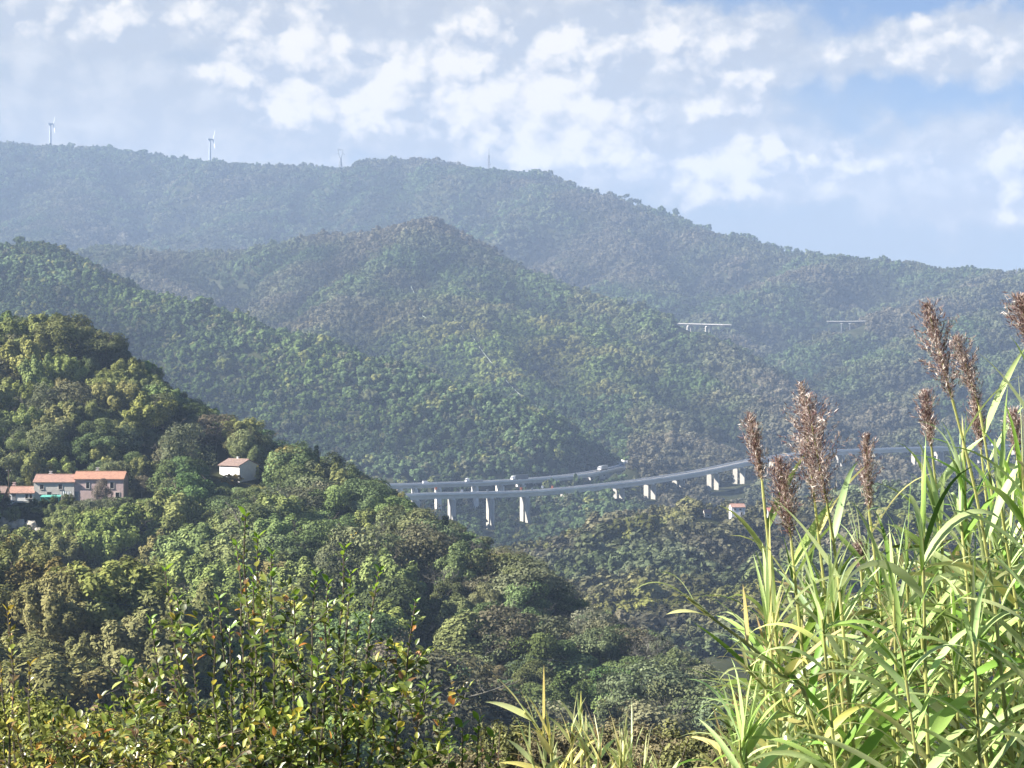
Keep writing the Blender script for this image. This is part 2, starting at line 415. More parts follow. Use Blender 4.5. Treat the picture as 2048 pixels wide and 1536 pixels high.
def skeleton(seed, hgt, rad, levels=2, n1=7, r0=.16, base=.25, sides=5, dens=1.0, up=.6):
    rng = random.Random(seed); mb = MB()
    lean = Vector((rng.uniform(-.1, .1), rng.uniform(-.1, .1), 1))
    def branch(p, d, L, r, lv):
        pts = [p]; q = p.copy(); dd = d.copy(); k = 4
        for i in range(k):
            dd = (dd + Vector((rng.gauss(0, .16), rng.gauss(0, .16), rng.gauss(.06, .1)))).normalized()
            q = q + dd * L / k; pts.append(q.copy())
        mb.tube(pts, [r * (1 - .75 * i / k) for i in range(k + 1)], sides if lv == 0 else (4 if lv == 1 else 3))
        if lv < levels:
            n = int((n1 if lv == 0 else 5 if lv == 1 else 4) * dens + .5)
            for i in range(n):
                t = (base if lv == 0 else .25) + (1 - (base if lv == 0 else .25)) * (i + rng.random()) / n
                idx = min(int(t * k), k - 1); s = pts[idx].lerp(pts[idx + 1], t * k - idx)
                az = rng.uniform(0, 6.283)
                side = Vector((math.cos(az), math.sin(az), up if lv == 0 else rng.uniform(0, .8)))
                nd = (dd * .4 + side).normalized() if lv else side.normalized()
                branch(s, nd, (rad * rng.uniform(.7, 1.05) * (1.15 - .5 * t) if lv == 0 else L * rng.uniform(.35, .6)), r * (.42 if lv == 0 else .5), lv + 1)
    branch(Vector((0, 0, -1.2)), lean.normalized(), hgt * .92 + 1.2, r0, 0)
    return np.array(mb.v), mb.f

def skel_mesh(name, sk, m):
    me = bpy.data.meshes.new(name); me.from_pydata(sk[0].tolist(), [], sk[1]); me.materials.append(m); me.update(); return me

PROT = {}        # species -> list of (crown mesh, trunk mesh) for real objects
PROT_INS = {}    # species -> list of joined meshes for the forest
def make_proto(sp, seeds, hgt, rad, base, nl, per, ls, form, asp, bark, levels=2, dens=1.0, ins=True):
    for sd in seeds:
        V, Q, va = crown(sd, hgt, rad, base, nl, per, ls, form, asp)
        sk = skeleton(sd + 100, hgt, rad * .8, levels, dens=dens)
        cm = np_mesh(sp + '_crown', V, [Q], M_LEAF_OBJ, {'var': ('FLOAT', va)})
        tm = skel_mesh(sp + '_trunk', sk, bark)
        PROT.setdefault(sp, []).append((cm, tm))
        if ins:
            n = len(V); me = bpy.data.meshes.new(sp + '_forest')
            vv = V.tolist() + sk[0].tolist(); ff = Q.tolist() + [tuple(i + n for i in f) for f in sk[1]]
            me.from_pydata(vv, [], ff); me.materials.append(M_LEAF_INS); me.materials.append(bark)
            mi = np.zeros(len(ff), np.int32); mi[len(Q):] = 1; me.polygons.foreach_set('material_index', mi)
            at = me.attributes.new('var', 'FLOAT', 'POINT'); at.data.foreach_set('value', np.concatenate([va, np.full(len(sk[0]), .5)]).astype(np.float32))
            me.update(); PROT_INS.setdefault(sp, []).append(me)

make_proto('locust', [1, 2, 3, 4], 9.0, 4.0, 2.0, 30, 380, .25, 'flame', 1.9, M_BARK)
make_proto('oak', [11, 12, 13, 14], 8.5, 4.0, 1.4, 26, 430, .245, 'round', 1.2, M_BARK)
make_proto('ivy', [21, 22, 23], 9.5, 3.3, .6, 26, 380, .245, 'drape', 1.3, M_BARK)
make_proto('autumn', [31, 32, 33], 8.0, 3.8, 1.4, 30, 160, .23, 'round', 1.3, M_TWIG, 3, 1.0)
make_proto('yellow', [41, 42], 7.5, 2.8, 1.4, 34, 80, .36, 'flame', 1.3, M_BARK)
make_proto('cypress', [51], 11.0, 1.1, .6, 60, 70, .3, 'cone', 1.6, M_BARK)
def bare_proto(seeds):
    for sd in seeds:
        sk = skeleton(sd, 8.0, 3.2, 3, n1=11, r0=.15, dens=1.25, up=.9)
        me = skel_mesh('bare_crown', sk, M_TWIG)
        rng = np.random.default_rng(sd)
        PROT.setdefault('bare', []).append((None, me))
        PROT_INS.setdefault('bare', []).append(me)
bare_proto([61, 62, 63])

# small crowns for the far woods: a bumpy shell of leaf clumps, unit radius, two units tall
def far_proto(seed, form):
    rng = np.random.default_rng(seed)
    V, Q, va = crown(seed, 2.0, 1.0, .1, 9, 44, .30, form, 1.15)
    me = np_mesh('far_crown', V, [Q], M_LEAF_INS, {'var': ('FLOAT', va)})
    return me
FAR = [far_proto(200 + i, ['round', 'flame', 'round', 'drape', 'round', 'flame'][i]) for i in range(6)]

# ------------------------------------------------------------------ terrain mesh
def build_terrain():
    az = np.concatenate([np.linspace(-.75, -.30, 24)[:-1], np.linspace(-.30, .30, 330), np.linspace(.30, .75, 24)[1:]])
    rr = np.concatenate([np.linspace(3, 60, 40)[:-1], np.geomspace(60, 6900, 520)])
    A, Rr = np.meshgrid(az, rr)
    X = A * Rr; Y = Rr
    Z = H(X, Y)
    nA = len(az); nR = len(rr)
    V = np.stack([X, Y, Z], -1).reshape(-1, 3)
    i = np.arange(nR - 1)[:, None] * nA + np.arange(nA - 1)[None]
    Q = np.stack([i, i + 1, i + 1 + nA, i + nA], -1).reshape(-1, 4)
    # ground behind and under the viewpoint
    o = len(V)
    xs = np.linspace(-30, 30, 25); ys = np.linspace(-25, 3, 12)
    GX, GY = np.meshgrid(xs, ys)
    wx = GX * np.where(GY > 2.9, .075, 1)
    GZ = H(wx, GY); 
    V2 = np.stack([wx, GY, GZ - .02], -1).reshape(-1, 3)
    j = np.arange(11)[:, None] * 25 + np.arange(24)[None] + o
    Q2 = np.stack([j, j + 1, j + 26, j + 25], -1).reshape(-1, 4)
    me = np_mesh('terrain', np.concatenate([V, V2]), [np.concatenate([Q, Q2])], ground_mat(), smooth=True)
    t = link_mesh('terrain', me)
    tag(t, 'wooded hill country of overlapping ridges and valleys', 'terrain', kind='structure')
    return V
TV = build_terrain()
print('terrain z', TV[:, 2].min(), TV[:, 2].max())

# ------------------------------------------------------------------ visibility table along azimuths
UA = np.linspace(-.31, .31, 621); YR = np.geomspace(40, 6800, 1500)
_A, _R = np.meshgrid(UA, YR, indexing='ij')
HT = H(_A * _R, _R)
ET = HT / _R
CM = np.maximum.accumulate(ET, axis=1)
def vis_margin(x, y, ztop):
    i = np.clip(np.round((x / y - UA[0]) / (UA[1] - UA[0])).astype(int), 0, len(UA) - 1)
    j = np.clip((np.log(y / 40) / np.log(6800 / 40) * 1499).astype(int) - 6, 0, 1499)
    return (ztop / y - CM[i, j]) * y          # metres above the nearer skyline

# ------------------------------------------------------------------ scatter of trees
def grid(d0, d1, sp, um=.275):
    ys = np.arange(d0, d1, sp * .9); P = []
    for y in ys:
        xs = np.arange(-um * y - 40, um * y + 25, sp)
        P.append(np.stack([xs + NR.uniform(-.48, .48, len(xs)) * sp, y + NR.uniform(-.45, .45, len(xs)) * sp], 1))
    return np.concatenate(P)
bands = [(285, 720, 6.7, 1.14), (720, 1250, 6.8, 1.0), (1250, 2150, 6.6, .94), (2150, 3500, 8.0, 1.07), (3500, 5900, 10.2, 1.25)]
PX = []; SC = []
for d0, d1, sp, sc in bands:
    g = grid(d0, d1, sp); PX.append(g); SC.append(np.full(len(g), sc))
TP = np.concatenate(PX); TS = np.concatenate(SC)
TZ = H(TP[:, 0], TP[:, 1])
TD = TP[:, 1]
TH_ = NR.uniform(6.2, 10.5, len(TP)) * TS * np.exp(np.clip(NR.normal(size=len(TP)), -2, np.where(TD > 2000, .7, 1.4)) * .22) * (1 + .12 * NR.normal(size=len(TP)).clip(-2, 2))
TR = TH_ * NR.uniform(.40, .54, len(TP))
m = vis_margin(TP[:, 0], TP[:, 1], TZ + TH_) > np.where(TD < 800, -6, -26)
TP, TS, TZ, TH_, TR, TD = TP[m], TS[m], TZ[m], TH_[m], TR[m], TD[m]

# keep sight lines and built things clear: (px0, px1, lowest photo row that stays visible, depth)
CLEAR = [(18, 78, 1000, 'house'), (70, 158, 1000, 'house'), (150, 256, 996, 'house'), (0, 20, 1012, 'house'), (14, 24, 1013, 'house'), (30, 66, 1016, 'house'), (80, 124, 1012, 'house'),
         (426, 474, 966, 'white'), (468, 522, 976, 'white'), (0, 84, 1066, 'rub')]
PIER = [(896, 910, 1036), (966, 986, 1066), (1040, 1058, 1040), (1236, 1252, 992), (1286, 1302, 1004), (1416, 1436, 985), (1438, 1456, 985), (1464, 1480, 992), (1488, 1504, 975), (1680, 1696, 930), (1822, 1838, 920), (1876, 1890, 938)]
tpx, tpt = proj(TP[:, 0], TD, TZ + TH_)
rpx = TR * F / TD
keep = np.ones(len(TP), bool)
HD = {}
def house_depths():
    b = hit(472, 972, 430, 640); c = hit(50, 1066, 400, 640)
    HD['house'] = DH0; HD['white'] = b.y + 4; HD['rub'] = c.y + 2
house_depths(); print('house depths', HD)
for x0, x1, yb, key in CLEAR:
    dd = HD[key]
    hitm = (tpx + rpx * .85 > x0) & (tpx - rpx * .85 < x1) & (TD < dd) & (TD > 250)
    zt = np.array([pt(1024, yb, 1.0).z]) * TD; nh = zt - TZ
    fix = hitm & (tpt < yb) & (nh > 2.0)
    k_ = np.where(fix, np.clip(nh / TH_, .1, 1), 1); TH_ = TH_ * k_; TR = np.where(fix, np.maximum(TR * k_, np.minimum(TR, 2.0)), TR)
    tpx, tpt = proj(TP[:, 0], TD, TZ + TH_); rpx = TR * F / TD
    keep &= ~(hitm & (tpt < yb - 1))
    keep &= ~((tpx + rpx * .7 > x0) & (tpx - rpx * .7 < x1) & (np.abs(TD - dd) < 9) & (key != 'rub'))
# crowns stay under the wooded spur's own outline
SKYG = RIDGES_PX = [(-150, 630), (0, 638), (110, 636), (160, 648), (205, 656), (235, 700), (285, 732), (335, 780), (400, 816), (470, 842), (520, 870), (570, 894), (640, 912), (700, 940), (745, 965), (800, 1012), (850, 1036), (900, 1054),
        (970, 1086), (1040, 1110), (1085, 1134), (1125, 1184), (1200, 1234), (1265, 1258), (1330, 1296), (1400, 1338), (1450, 1388), (1520, 1475)]
lim_ = np.interp(tpx, [a for a, b in SKYG], [b for a, b in SKYG]) - NR.random(len(TP)) ** 2 * 14 + 3
zt = np.array([pt(1024, 0, 1.0).z]) * 0 + (-SP + (768 - lim_) / F * CP) / (CP + (768 - lim_) / F * SP) * TD; nh = zt - TZ
fix = (TD > 270) & (TD < 720) & (tpt < lim_) & (tpx < 1520)
k_ = np.where(fix, np.clip(nh / TH_, .05, 1), 1); TH_ = TH_ * k_; TR = TR * np.where(fix, np.clip(k_ * 1.25, .1, 1), 1)
keep &= TH_ > 2.0
# sun reaches the houses
for (hx, hy, wd, dp, mh) in ((pt(455, 768, HD['white']).x, HD['white'] + 4, 44, 8, 1.8), (pt(-12, 768, DH0).x, DH0 + 3, 20, 7, 3.8)):
    sh = (TP[:, 0] < hx) & (TP[:, 0] > hx - wd) & (np.abs(TD - hy - .21 * (TP[:, 0] - hx)) < dp)
    k_ = np.where(sh, np.clip((mh + .25 * (hx - TP[:, 0])) / TH_, .1, 1), 1); TH_ = TH_ * k_; TR = TR * np.maximum(k_, .45)
tpx, tpt = proj(TP[:, 0], TD, TZ + TH_); rpx = TR * F / TD
dvf, zvf = seg_dist(TP[:, 0], TD, VF); dvu, zvu = seg_dist(TP[:, 0], TD, VU)
keep &= ~((dvf < 13) & (TZ + TH_ > zvf - 3)); keep &= ~((dvu < 12) & (TZ + TH_ > zvu - 2.5))
vfx = np.array([p[0] for p in VIA_FRONT]); vfy = np.array([p[1] for p in VIA_FRONT]); vfd = np.array([p[2] for p in VIA_FRONT])
yl = np.interp(tpx, vfx, vfy) + 5; dl = np.interp(tpx, vfx, vfd)
keep &= ~((TD > 700) & (TD < dl) & (tpt < yl) & (tpx > 812))
vux = np.array([p[0] for p in VIA_UP[:8]]); yl2 = np.interp(tpx, vux, [p[1] for p in VIA_UP[:8]]) + 4; dl2 = np.interp(tpx, vux, [p[2] for p in VIA_UP[:8]])
keep &= ~((TD > 1200) & (TD < dl2) & (tpt < yl2) & (tpx < 1262) & (tpx > 785) & ~((tpx > 1045) & (tpx < 1155)))
for x0, x1, yb in PIER:
    dd = np.interp((x0 + x1) / 2, vfx, vfd)
    keep &= ~((tpx + rpx * .8 > x0) & (tpx - rpx * .8 < x1) & (TD < dd + 6) & (TD > 700) & (tpt < yb))
for x0, x1, yb, dd in ((1404, 1424, 1036, 1058), (1455, 1492, 1030, 1062), (1532, 1562, 1030, 1072)):
    keep &= ~((tpx + rpx * .8 > x0) & (tpx - rpx * .8 < x1) & (TD < dd + 8) & (TD > 700) & (tpt < yb))
# strip cleared for the pipe on the green hill
PIPE_PX = [[(822, 572), (834, 600), (846, 632), (866, 644)], [(890, 634), (912, 642), (926, 656)], [(942, 668), (952, 684), (966, 704), (980, 722), (1000, 746), (1018, 768), (1036, 786), (1050, 797)], [(1062, 802), (1076, 814)]]
PIPE3 = [[hit(px, py + 3, 1850, 2750, 2500) for px, py in seg] for seg in PIPE_PX]
for seg in PIPE3:
    P = [(p.x, p.y, p.z) for p in seg]
    d, zz = seg_dist(TP[:, 0], TD, P)
    keep &= ~(d < 2.6)
    for p in seg:
        qx, qy = proj(p.x, p.y, p.z + 1.2)
        keep &= ~((np.abs(tpx - qx) < rpx * .6 + 1) & (TD < p.y) & (TD > 1600) & (tpt < qy) & (p.y - TD < 22))
# small far viaducts
for x0, x1, yb, dd in ((1348, 1444, 660, 3060), (1660, 1735, 662, 2880)):
    keep &= ~((tpx > x0) & (tpx < x1) & (TD < dd) & (TD > dd - 760) & (tpt < yb))
TP, TS, TZ, TH_, TR, TD, tpx, tpt, rpx = [a[keep] for a in (TP, TS, TZ, TH_, TR, TD, tpx, tpt, rpx)]
# the clump of small trees between the two carriageways
ex = []
for px in (1046, 1062, 1080, 1098, 1114, 1130, 1146, 1158):
    D = 1530 + (px - 1046) * .2 + RNG.uniform(-4, 4); p = pt(px, 955 + RNG.uniform(-4, 6), D); g = h1(p.x, D)
    ex.append((p.x, D, g, max(4, p.z - g)))
ex = np.array(ex)
TP = np.concatenate([TP, ex[:, :2]]); TZ = np.concatenate([TZ, ex[:, 2]]); TH_ = np.concatenate([TH_, ex[:, 3]]); TR = np.concatenate([TR, np.full(len(ex), 4.0)]); TD = TP[:, 1]
tpx, tpt = proj(TP[:, 0], TD, TZ + TH_); rpx = TR * F / TD
N_T = len(TP)
print('trees', N_T)

# species and tint
n_big = fbm(TP[:, 0] / 160 + 5, TD / 160, 3); n_med = fbm(TP[:, 0] / 45, TD / 45 + 7, 3); rnd = NR.random(N_T)
C_ = lambda *c: np.array(c)
G_GREEN, G_OLIVE, G_DARK, G_BROWN, G_GREY, G_YEL = C_(.095, .145, .042), C_(.155, .165, .05), C_(.040, .062, .028), C_(.098, .092, .060), C_(.098, .097, .066), C_(.34, .27, .035)
def lerp(a, b, t): return a + (b - a) * np.clip(t, 0, 1)[:, None]
tint = np.zeros((N_T, 3))
t1 = np.clip((n_big - .38) / .24, 0, 1); t2 = np.clip((n_med - .35) / .3, 0, 1)
far_t = lerp(lerp(G_DARK * 1.5 + 0 * tint, G_GREY * .95, t1), G_BROWN * .9, (t2 - .55) * 1.2)
midg = lerp(lerp(G_GREEN * .85 + 0 * tint, G_OLIVE * .9, t2), G_BROWN, (t1 - .72) * 2)
# the green face of the middle hill against its browner ridges
face = np.exp(-((tpx - 950) / 330) ** 2 - ((tpt - 730) / 130) ** 2)
tint = far_t
mid = (TD > 1700) & (TD < 2700)
tint = np.where(mid[:, None], lerp(far_t, midg, face * 1.3), tint)
cz = (TD > 1250) & (TD <= 2050) & (tpx < 1260)
ct = lerp(lerp(G_DARK * 1.15 + 0 * tint, G_DARK * 2.0, t2), G_GREEN, (t1 - .5) * 1.3)
ct = np.where((rnd < .08)[:, None], lerp(ct, G_OLIVE, np.full(N_T, .6)), ct); ct = np.where((rnd > .90)[:, None], lerp(ct, G_BROWN, np.full(N_T, .6)), ct) * .92
tint = np.where(cz[:, None], ct, tint)
ez = (TD > 690) & (TD <= 1250)
et = lerp(lerp(G_GREY * .9 + 0 * tint, G_OLIVE * .72, t2), G_DARK * 1.6, (t1 - .55) * 1.5)
tint = np.where(ez[:, None], et * 1.2, tint)
tint = .95 * tint * (1 + .36 * (NR.random((N_T, 1)) - .5)) * (1 + .05 * (NR.random((N_T, 3)) - .5))

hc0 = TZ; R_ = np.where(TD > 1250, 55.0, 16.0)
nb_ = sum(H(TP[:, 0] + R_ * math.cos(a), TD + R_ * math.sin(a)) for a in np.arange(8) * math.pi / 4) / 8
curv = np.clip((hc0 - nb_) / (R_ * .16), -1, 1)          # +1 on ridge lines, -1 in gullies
dry = np.clip(curv, 0, 1)[:, None]; gully_shade = np.clip(-curv, 0, 1)[:, None]  # masks for crest lightening and gully darkening
tint = np.where((TD > 690)[:, None], tint * (1 + .65 * dry) * (1 - .55 * gully_shade) * (1 + dry * np.array([[.05, 0, .03]])), tint)  # vegetation tone plus relief shading painted into the tint: crests lighter, gullies darker
near = TD < 700
SPEC = np.array(['far'] * N_T, dtype=object)
for i in np.where(near)[0]:
    x, yy, r = tpx[i], tpt[i], RNG.random()
    yy += 40
    nb = n_med[i]
    brownish = np.clip((x - 650) / 350, 0, 1) * np.clip((yy - 960) / 120, 0, 1)
    robin = 1.0 if (x < 620 and 1040 < yy) else .65 if (x < 330 and yy < 860) else .15
    if yy < 1250 and 560 < x < 800 and yy > 1000: robin = .25
    if r < .75 * brownish: s = 'autumn' if RNG.random() < .62 else ('bare' if RNG.random() < .3 else 'oak')
    elif r < .75 * brownish + robin * .8 * (1 - brownish): s = 'locust'
    else: s = 'ivy' if (nb > .52 and RNG.random() < .6) else ('oak' if RNG.random() < .8 else 'autumn')
    SPEC[i] = s
    if s == 'locust':
        c = lerp(C_(.120, .145, .040)[None], C_(.155, .165, .045)[None], np.array([n_big[i] * 1.6 - .5]))[0]
        if x < 300 and yy > 1090: c = lerp(c[None], C_(.15, .148, .05)[None], np.array([.5]))[0] * .85
    elif s == 'oak': c = C_(.060, .080, .028) * RNG.uniform(.8, 1.6)
    elif s == 'ivy': c = C_(.078, .10, .036) * RNG.uniform(.8, 1.35)
    elif s == 'autumn': c = C_(.086, .094, .048) * RNG.uniform(.7, 1.15)
    else: c = C_(.12, .11, .09)
    c = c * .85 + .15 * c.mean()
    tint[i] = 1.75 * c * (1 + .12 * np.array([RNG.gauss(0, .6) for _ in range(3)]))

# ------------------------------------------------------------------ which trees show largest
def extra_tree(px, py_top, D, hgt, rad, sp, col):
    p = pt(px, py_top, D); z = h1(p.x, p.y)
    return (p.x, p.y, z, max(hgt, p.z - z), rad, sp, col)
EXTRA = [extra_tree(600, 1098, 470, 6, 2.9, 'yellow', (.30, .25, .05)), extra_tree(715, 1070, 478, 7, 2.3, 'yellow', (.36, .30, .05)),
         extra_tree(735, 1092, 474, 6, 2.0, 'yellow', (.33, .29, .06)), extra_tree(1100, 1068, 474, 4, .1, 'none', 0),
         extra_tree(633, 880, 560, 9, 1.0, 'cypress', (.022, .035, .02)), extra_tree(515, 928, HD['white'] + 2, 4, .7, 'cypress', (.30, .30, .08)),
         extra_tree(890, 1022, 497, 6, 1.3, 'cypress', (.03, .045, .022)), extra_tree(205, 958, HD['house'] - 8, 4.5, 2.4, 'autumn', (.15, .13, .10)),
         extra_tree(460, 950, HD['white'] - 7, 3, 2.3, 'yellow', (.30, .23, .06)), extra_tree(1065, 1120, 452, 6, 2.6, 'bare', (.2, .18, .15)),
         extra_tree(965, 1085, 470, 7, 3, 'bare', (.2, .18, .15)), extra_tree(870, 1020, 503, 7, 2.5, 'bare', (.2, .18, .15))]
for e in EXTRA:
    if e[5] == 'none': continue
    TP = np.concatenate([TP, [[e[0], e[1]]]]); TZ = np.append(TZ, e[2]); TH_ = np.append(TH_, e[3]); TR = np.append(TR, e[4])
    SPEC = np.append(SPEC, e[5]); tint = np.concatenate([tint, [e[6]]])
TD = TP[:, 1]; tpx, tpt = proj(TP[:, 0], TD, TZ + TH_); rpx = TR * F / TD
N_T = len(TP)
cov = np.zeros((768, 1024), bool)
cov[640:, 120:440] = True; cov[560:, 730:] = True           # behind the shrub and the reeds
area = np.zeros(N_T)
vm = vis_margin(TP[:, 0], TD, TZ + TH_ * .8)
for i in np.argsort(TD):
    if TD[i] > 1250: break
    if vm[i] < -2: continue
    cx, top, r = tpx[i] / 2, tpt[i] / 2, rpx[i] / 2
    bot = top + TH_[i] * F / TD[i] / 2 * .85; cy = (top + bot) / 2; ry = (bot - top) / 2
    x0, x1, y0, y1 = int(max(cx - r, 0)), int(min(cx + r + 1, 1024)), int(max(top, 0)), int(min(bot + 1, 768))
    if x1 <= x0 or y1 <= y0: continue
    yy, xx = np.mgrid[y0:y1, x0:x1]
    e = ((xx - cx) / r) ** 2 + ((yy - cy) / ry) ** 2 < 1
    s = cov[y0:y1, x0:x1]
    area[i] = (e & ~s).sum(); s |= e
far_sp = SPEC == 'far'
cand = np.where(~far_sp & (area > 12))[0]
forced = [i for i in range(N_T - len([e for e in EXTRA if e[5] != 'none']), N_T)]
order = [i for i in cand[np.argsort(-area[cand])] if i not in forced]
CHOSEN = forced + order[:286 - len(forced)]
print('near visible', len(cand), 'smallest area', area[CHOSEN[-1]])

KIND = {'locust': ('feathery olive', 'locust_tree'), 'oak': ('dark green', 'oak_tree'), 'ivy': ('ivy-draped green', 'ivy_clad_tree'), 'autumn': ('thin brown', 'autumn_tree'),
        'bare': ('bare grey', 'bare_tree'), 'yellow': ('yellow', 'yellow_tree'), 'cypress': ('narrow pointed', 'cypress_tree')}
def zone(x, y):
    if x < 335 and y < 940: return 'on the hilltop above the tiled houses'
    if x < 600 and y < 990: return 'close around the white house'
    if x >= 600 and y < 1050: return 'on the crest before the motorway'
    if x < 335 and y < 1115: return 'just below the tiled houses'
    if x < 420: return 'on the lower slope under the houses'
    if x < 640 and y < 1210: return 'on the slope under the white house'
    if x < 900 and y < 1210: return 'downhill of the near viaduct end'
    if x < 900: return 'behind the leafy foreground shrub'
    if y < 1240: return 'along the brown spur over the gorge'
    return 'at the foot of the brown spur'
NUM = ['', 'one', 'two', 'three', 'four', 'five', 'six', 'seven', 'eight', 'nine', 'ten'] + [str(i) for i in range(11, 90)]
ORD = ['', 'first', 'second', 'third', 'fourth', 'fifth', 'sixth', 'seventh', 'eighth', 'ninth', 'tenth', 'eleventh', 'twelfth'] + [f'{i}{"st" if i % 10 == 1 and i != 11 else "nd" if i % 10 == 2 and i != 12 else "rd" if i % 10 == 3 and i != 13 else "th"}' for i in range(13, 90)]
groups = {}
for i in CHOSEN:
    cy = tpt[i] + TH_[i] * F / TD[i] * .35
    groups.setdefault((SPEC[i], zone(tpx[i], cy)), []).append(i)
HGT0 = {'locust': (9, 4), 'oak': (8.5, 4), 'ivy': (9.5, 3.3), 'autumn': (8, 3.8), 'yellow': (7.5, 2.8), 'cypress': (11, 1.1), 'bare': (8, 3.2)}
for (sp, zn), ids in groups.items():
    ids.sort(key=lambda i: tpx[i])
    adj, nm = KIND[sp]
    for k, i in enumerate(ids):
        if len(ids) == 1: lab = f'lone {adj} tree {zn}'
        elif k == 0: lab = f'leftmost of the {NUM[len(ids)]} {adj} trees {zn}'
        elif k == len(ids) - 1: lab = f'rightmost of the {NUM[len(ids)]} {adj} trees {zn}'
        else: lab = f'{ORD[k + 1]} from left of the {NUM[len(ids)]} {adj} trees {zn}'
        e = empty(nm, (TP[i, 0], TD[i], TZ[i]), RNG.uniform(0, 6.28), lab, 'tree', f'{adj} trees {zn}' if len(ids) > 1 else None)
        h0, r0 = HGT0[sp]; sx = TR[i] / r0 * RNG.uniform(.95, 1.2)
        e.scale = (sx, sx, TH_[i] / h0)
        cm, tm = RNG.choice(PROT[sp])
        if cm:
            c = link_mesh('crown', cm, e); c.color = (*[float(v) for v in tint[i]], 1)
            link_mesh('trunk', tm, e)
        else:
            link_mesh('branches', tm, e)

# ------------------------------------------------------------------ the rest of the woods: one object
def build_forest():
    ch = np.zeros(N_T, bool); ch[CHOSEN] = True
    idx = np.where(~ch)[0]
    protos = list(FAR); first = {}
    for sp, ms in PROT_INS.items():
        first[sp] = (len(protos), len(ms)); protos += ms
    n = len(idx); kind = np.zeros(n, np.int32); scl = np.zeros((n, 3), np.float32)
    for q, i in enumerate(idx):
        if SPEC[i] == 'far':
            kind[q] = RNG.randrange(len(FAR)); scl[q] = (TR[i] * 1.15, TR[i] * 1.15, TH_[i] / 2 * .88)
        else:
            f, m_ = first[SPEC[i]]; h0, r0 = HGT0[SPEC[i]]
            kind[q] = f + RNG.randrange(m_); sx = TR[i] / r0 * 1.08; scl[q] = (sx, sx, TH_[i] / h0)
    me = bpy.data.meshes.new('forest'); me.vertices.add(n)
    me.vertices.foreach_set('co', np.stack([TP[idx, 0], TD[idx], TZ[idx]], 1).astype(np.float32).ravel())
    a = me.attributes.new('kind', 'INT', 'POINT'); a.data.foreach_set('value', kind)
    a = me.attributes.new('scl', 'FLOAT_VECTOR', 'POINT'); a.data.foreach_set('vector', scl.ravel())
    gx = (H(TP[idx, 0] + 12, TD[idx]) - H(TP[idx, 0] - 12, TD[idx])) / 24; gy = (H(TP[idx, 0], TD[idx] + 12) - H(TP[idx, 0], TD[idx] - 12)) / 24
    lean = np.where(kind < len(FAR), .9, 0)
    nv = unit(np.stack([-gx * lean, -gy * lean, np.ones(n)], 1))
    a = me.attributes.new('upv', 'FLOAT_VECTOR', 'POINT'); a.data.foreach_set('vector', nv.astype(np.float32).ravel())
    a = me.attributes.new('turn', 'FLOAT', 'POINT'); a.data.foreach_set('value', NR.uniform(0, 6.28, n).astype(np.float32))
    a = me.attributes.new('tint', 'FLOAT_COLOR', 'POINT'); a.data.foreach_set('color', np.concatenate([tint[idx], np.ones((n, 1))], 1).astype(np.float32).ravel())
    me.update()
    for mm in (M_LEAF_INS, M_BARK, M_TWIG): me.materials.append(mm)
    fo = link_mesh('forest', me)
    tag(fo, 'mixed green and brown woodland covering the hills and valleys', 'forest', kind='stuff')
    ng = bpy.data.node_groups.new('forest_trees', 'GeometryNodeTree')
    ng.interface.new_socket('Geometry', in_out='INPUT', socket_type='NodeSocketGeometry')
    ng.interface.new_socket('Geometry', in_out='OUTPUT', socket_type='NodeSocketGeometry')
    N = ng.nodes; L = ng.links
    gi = N.new('NodeGroupInput'); go = N.new('NodeGroupOutput'); jn = N.new('GeometryNodeJoinGeometry')
    def attr(nm, typ):
        x = N.new('GeometryNodeInputNamedAttribute'); x.data_type = typ; x.inputs['Name'].default_value = nm
        return x.outputs['Attribute']
    ka = attr('kind', 'INT'); sa = attr('scl', 'FLOAT_VECTOR'); ta = attr('turn', 'FLOAT')
    cx = N.new('ShaderNodeCombineXYZ'); L.new(ta, cx.inputs['Z'])
    e0 = N.new('FunctionNodeEulerToRotation'); L.new(cx.outputs['Vector'], e0.inputs['Euler'])
    er = N.new('FunctionNodeAlignRotationToVector'); er.axis = 'Z'; L.new(e0.outputs[0], er.inputs['Rotation']); L.new(attr('upv', 'FLOAT_VECTOR'), er.inputs['Vector'])
    for k, pm in enumerate(protos):
        po = bpy.data.objects.new('forest_tree_shape', pm)          # mesh source only, never placed in the scene
        oi = N.new('GeometryNodeObjectInfo'); oi.inputs['Object'].default_value = po; oi.transform_space = 'ORIGINAL'
        cmp = N.new('FunctionNodeCompare'); cmp.data_type = 'INT'; cmp.operation = 'EQUAL'
        L.new(ka, cmp.inputs[2]); cmp.inputs[3].default_value = k
        ip = N.new('GeometryNodeInstanceOnPoints')
        L.new(gi.outputs[0], ip.inputs['Points']); L.new(cmp.outputs[0], ip.inputs['Selection']); L.new(oi.outputs['Geometry'], ip.inputs['Instance'])
        L.new(er.outputs[0], ip.inputs['Rotation']); L.new(sa, ip.inputs['Scale']); L.new(ip.outputs['Instances'], jn.inputs['Geometry'])
    L.new(jn.outputs['Geometry'], go.inputs[0])
    md = fo.modifiers.new('trees', 'NODES'); md.node_group = ng
build_forest()

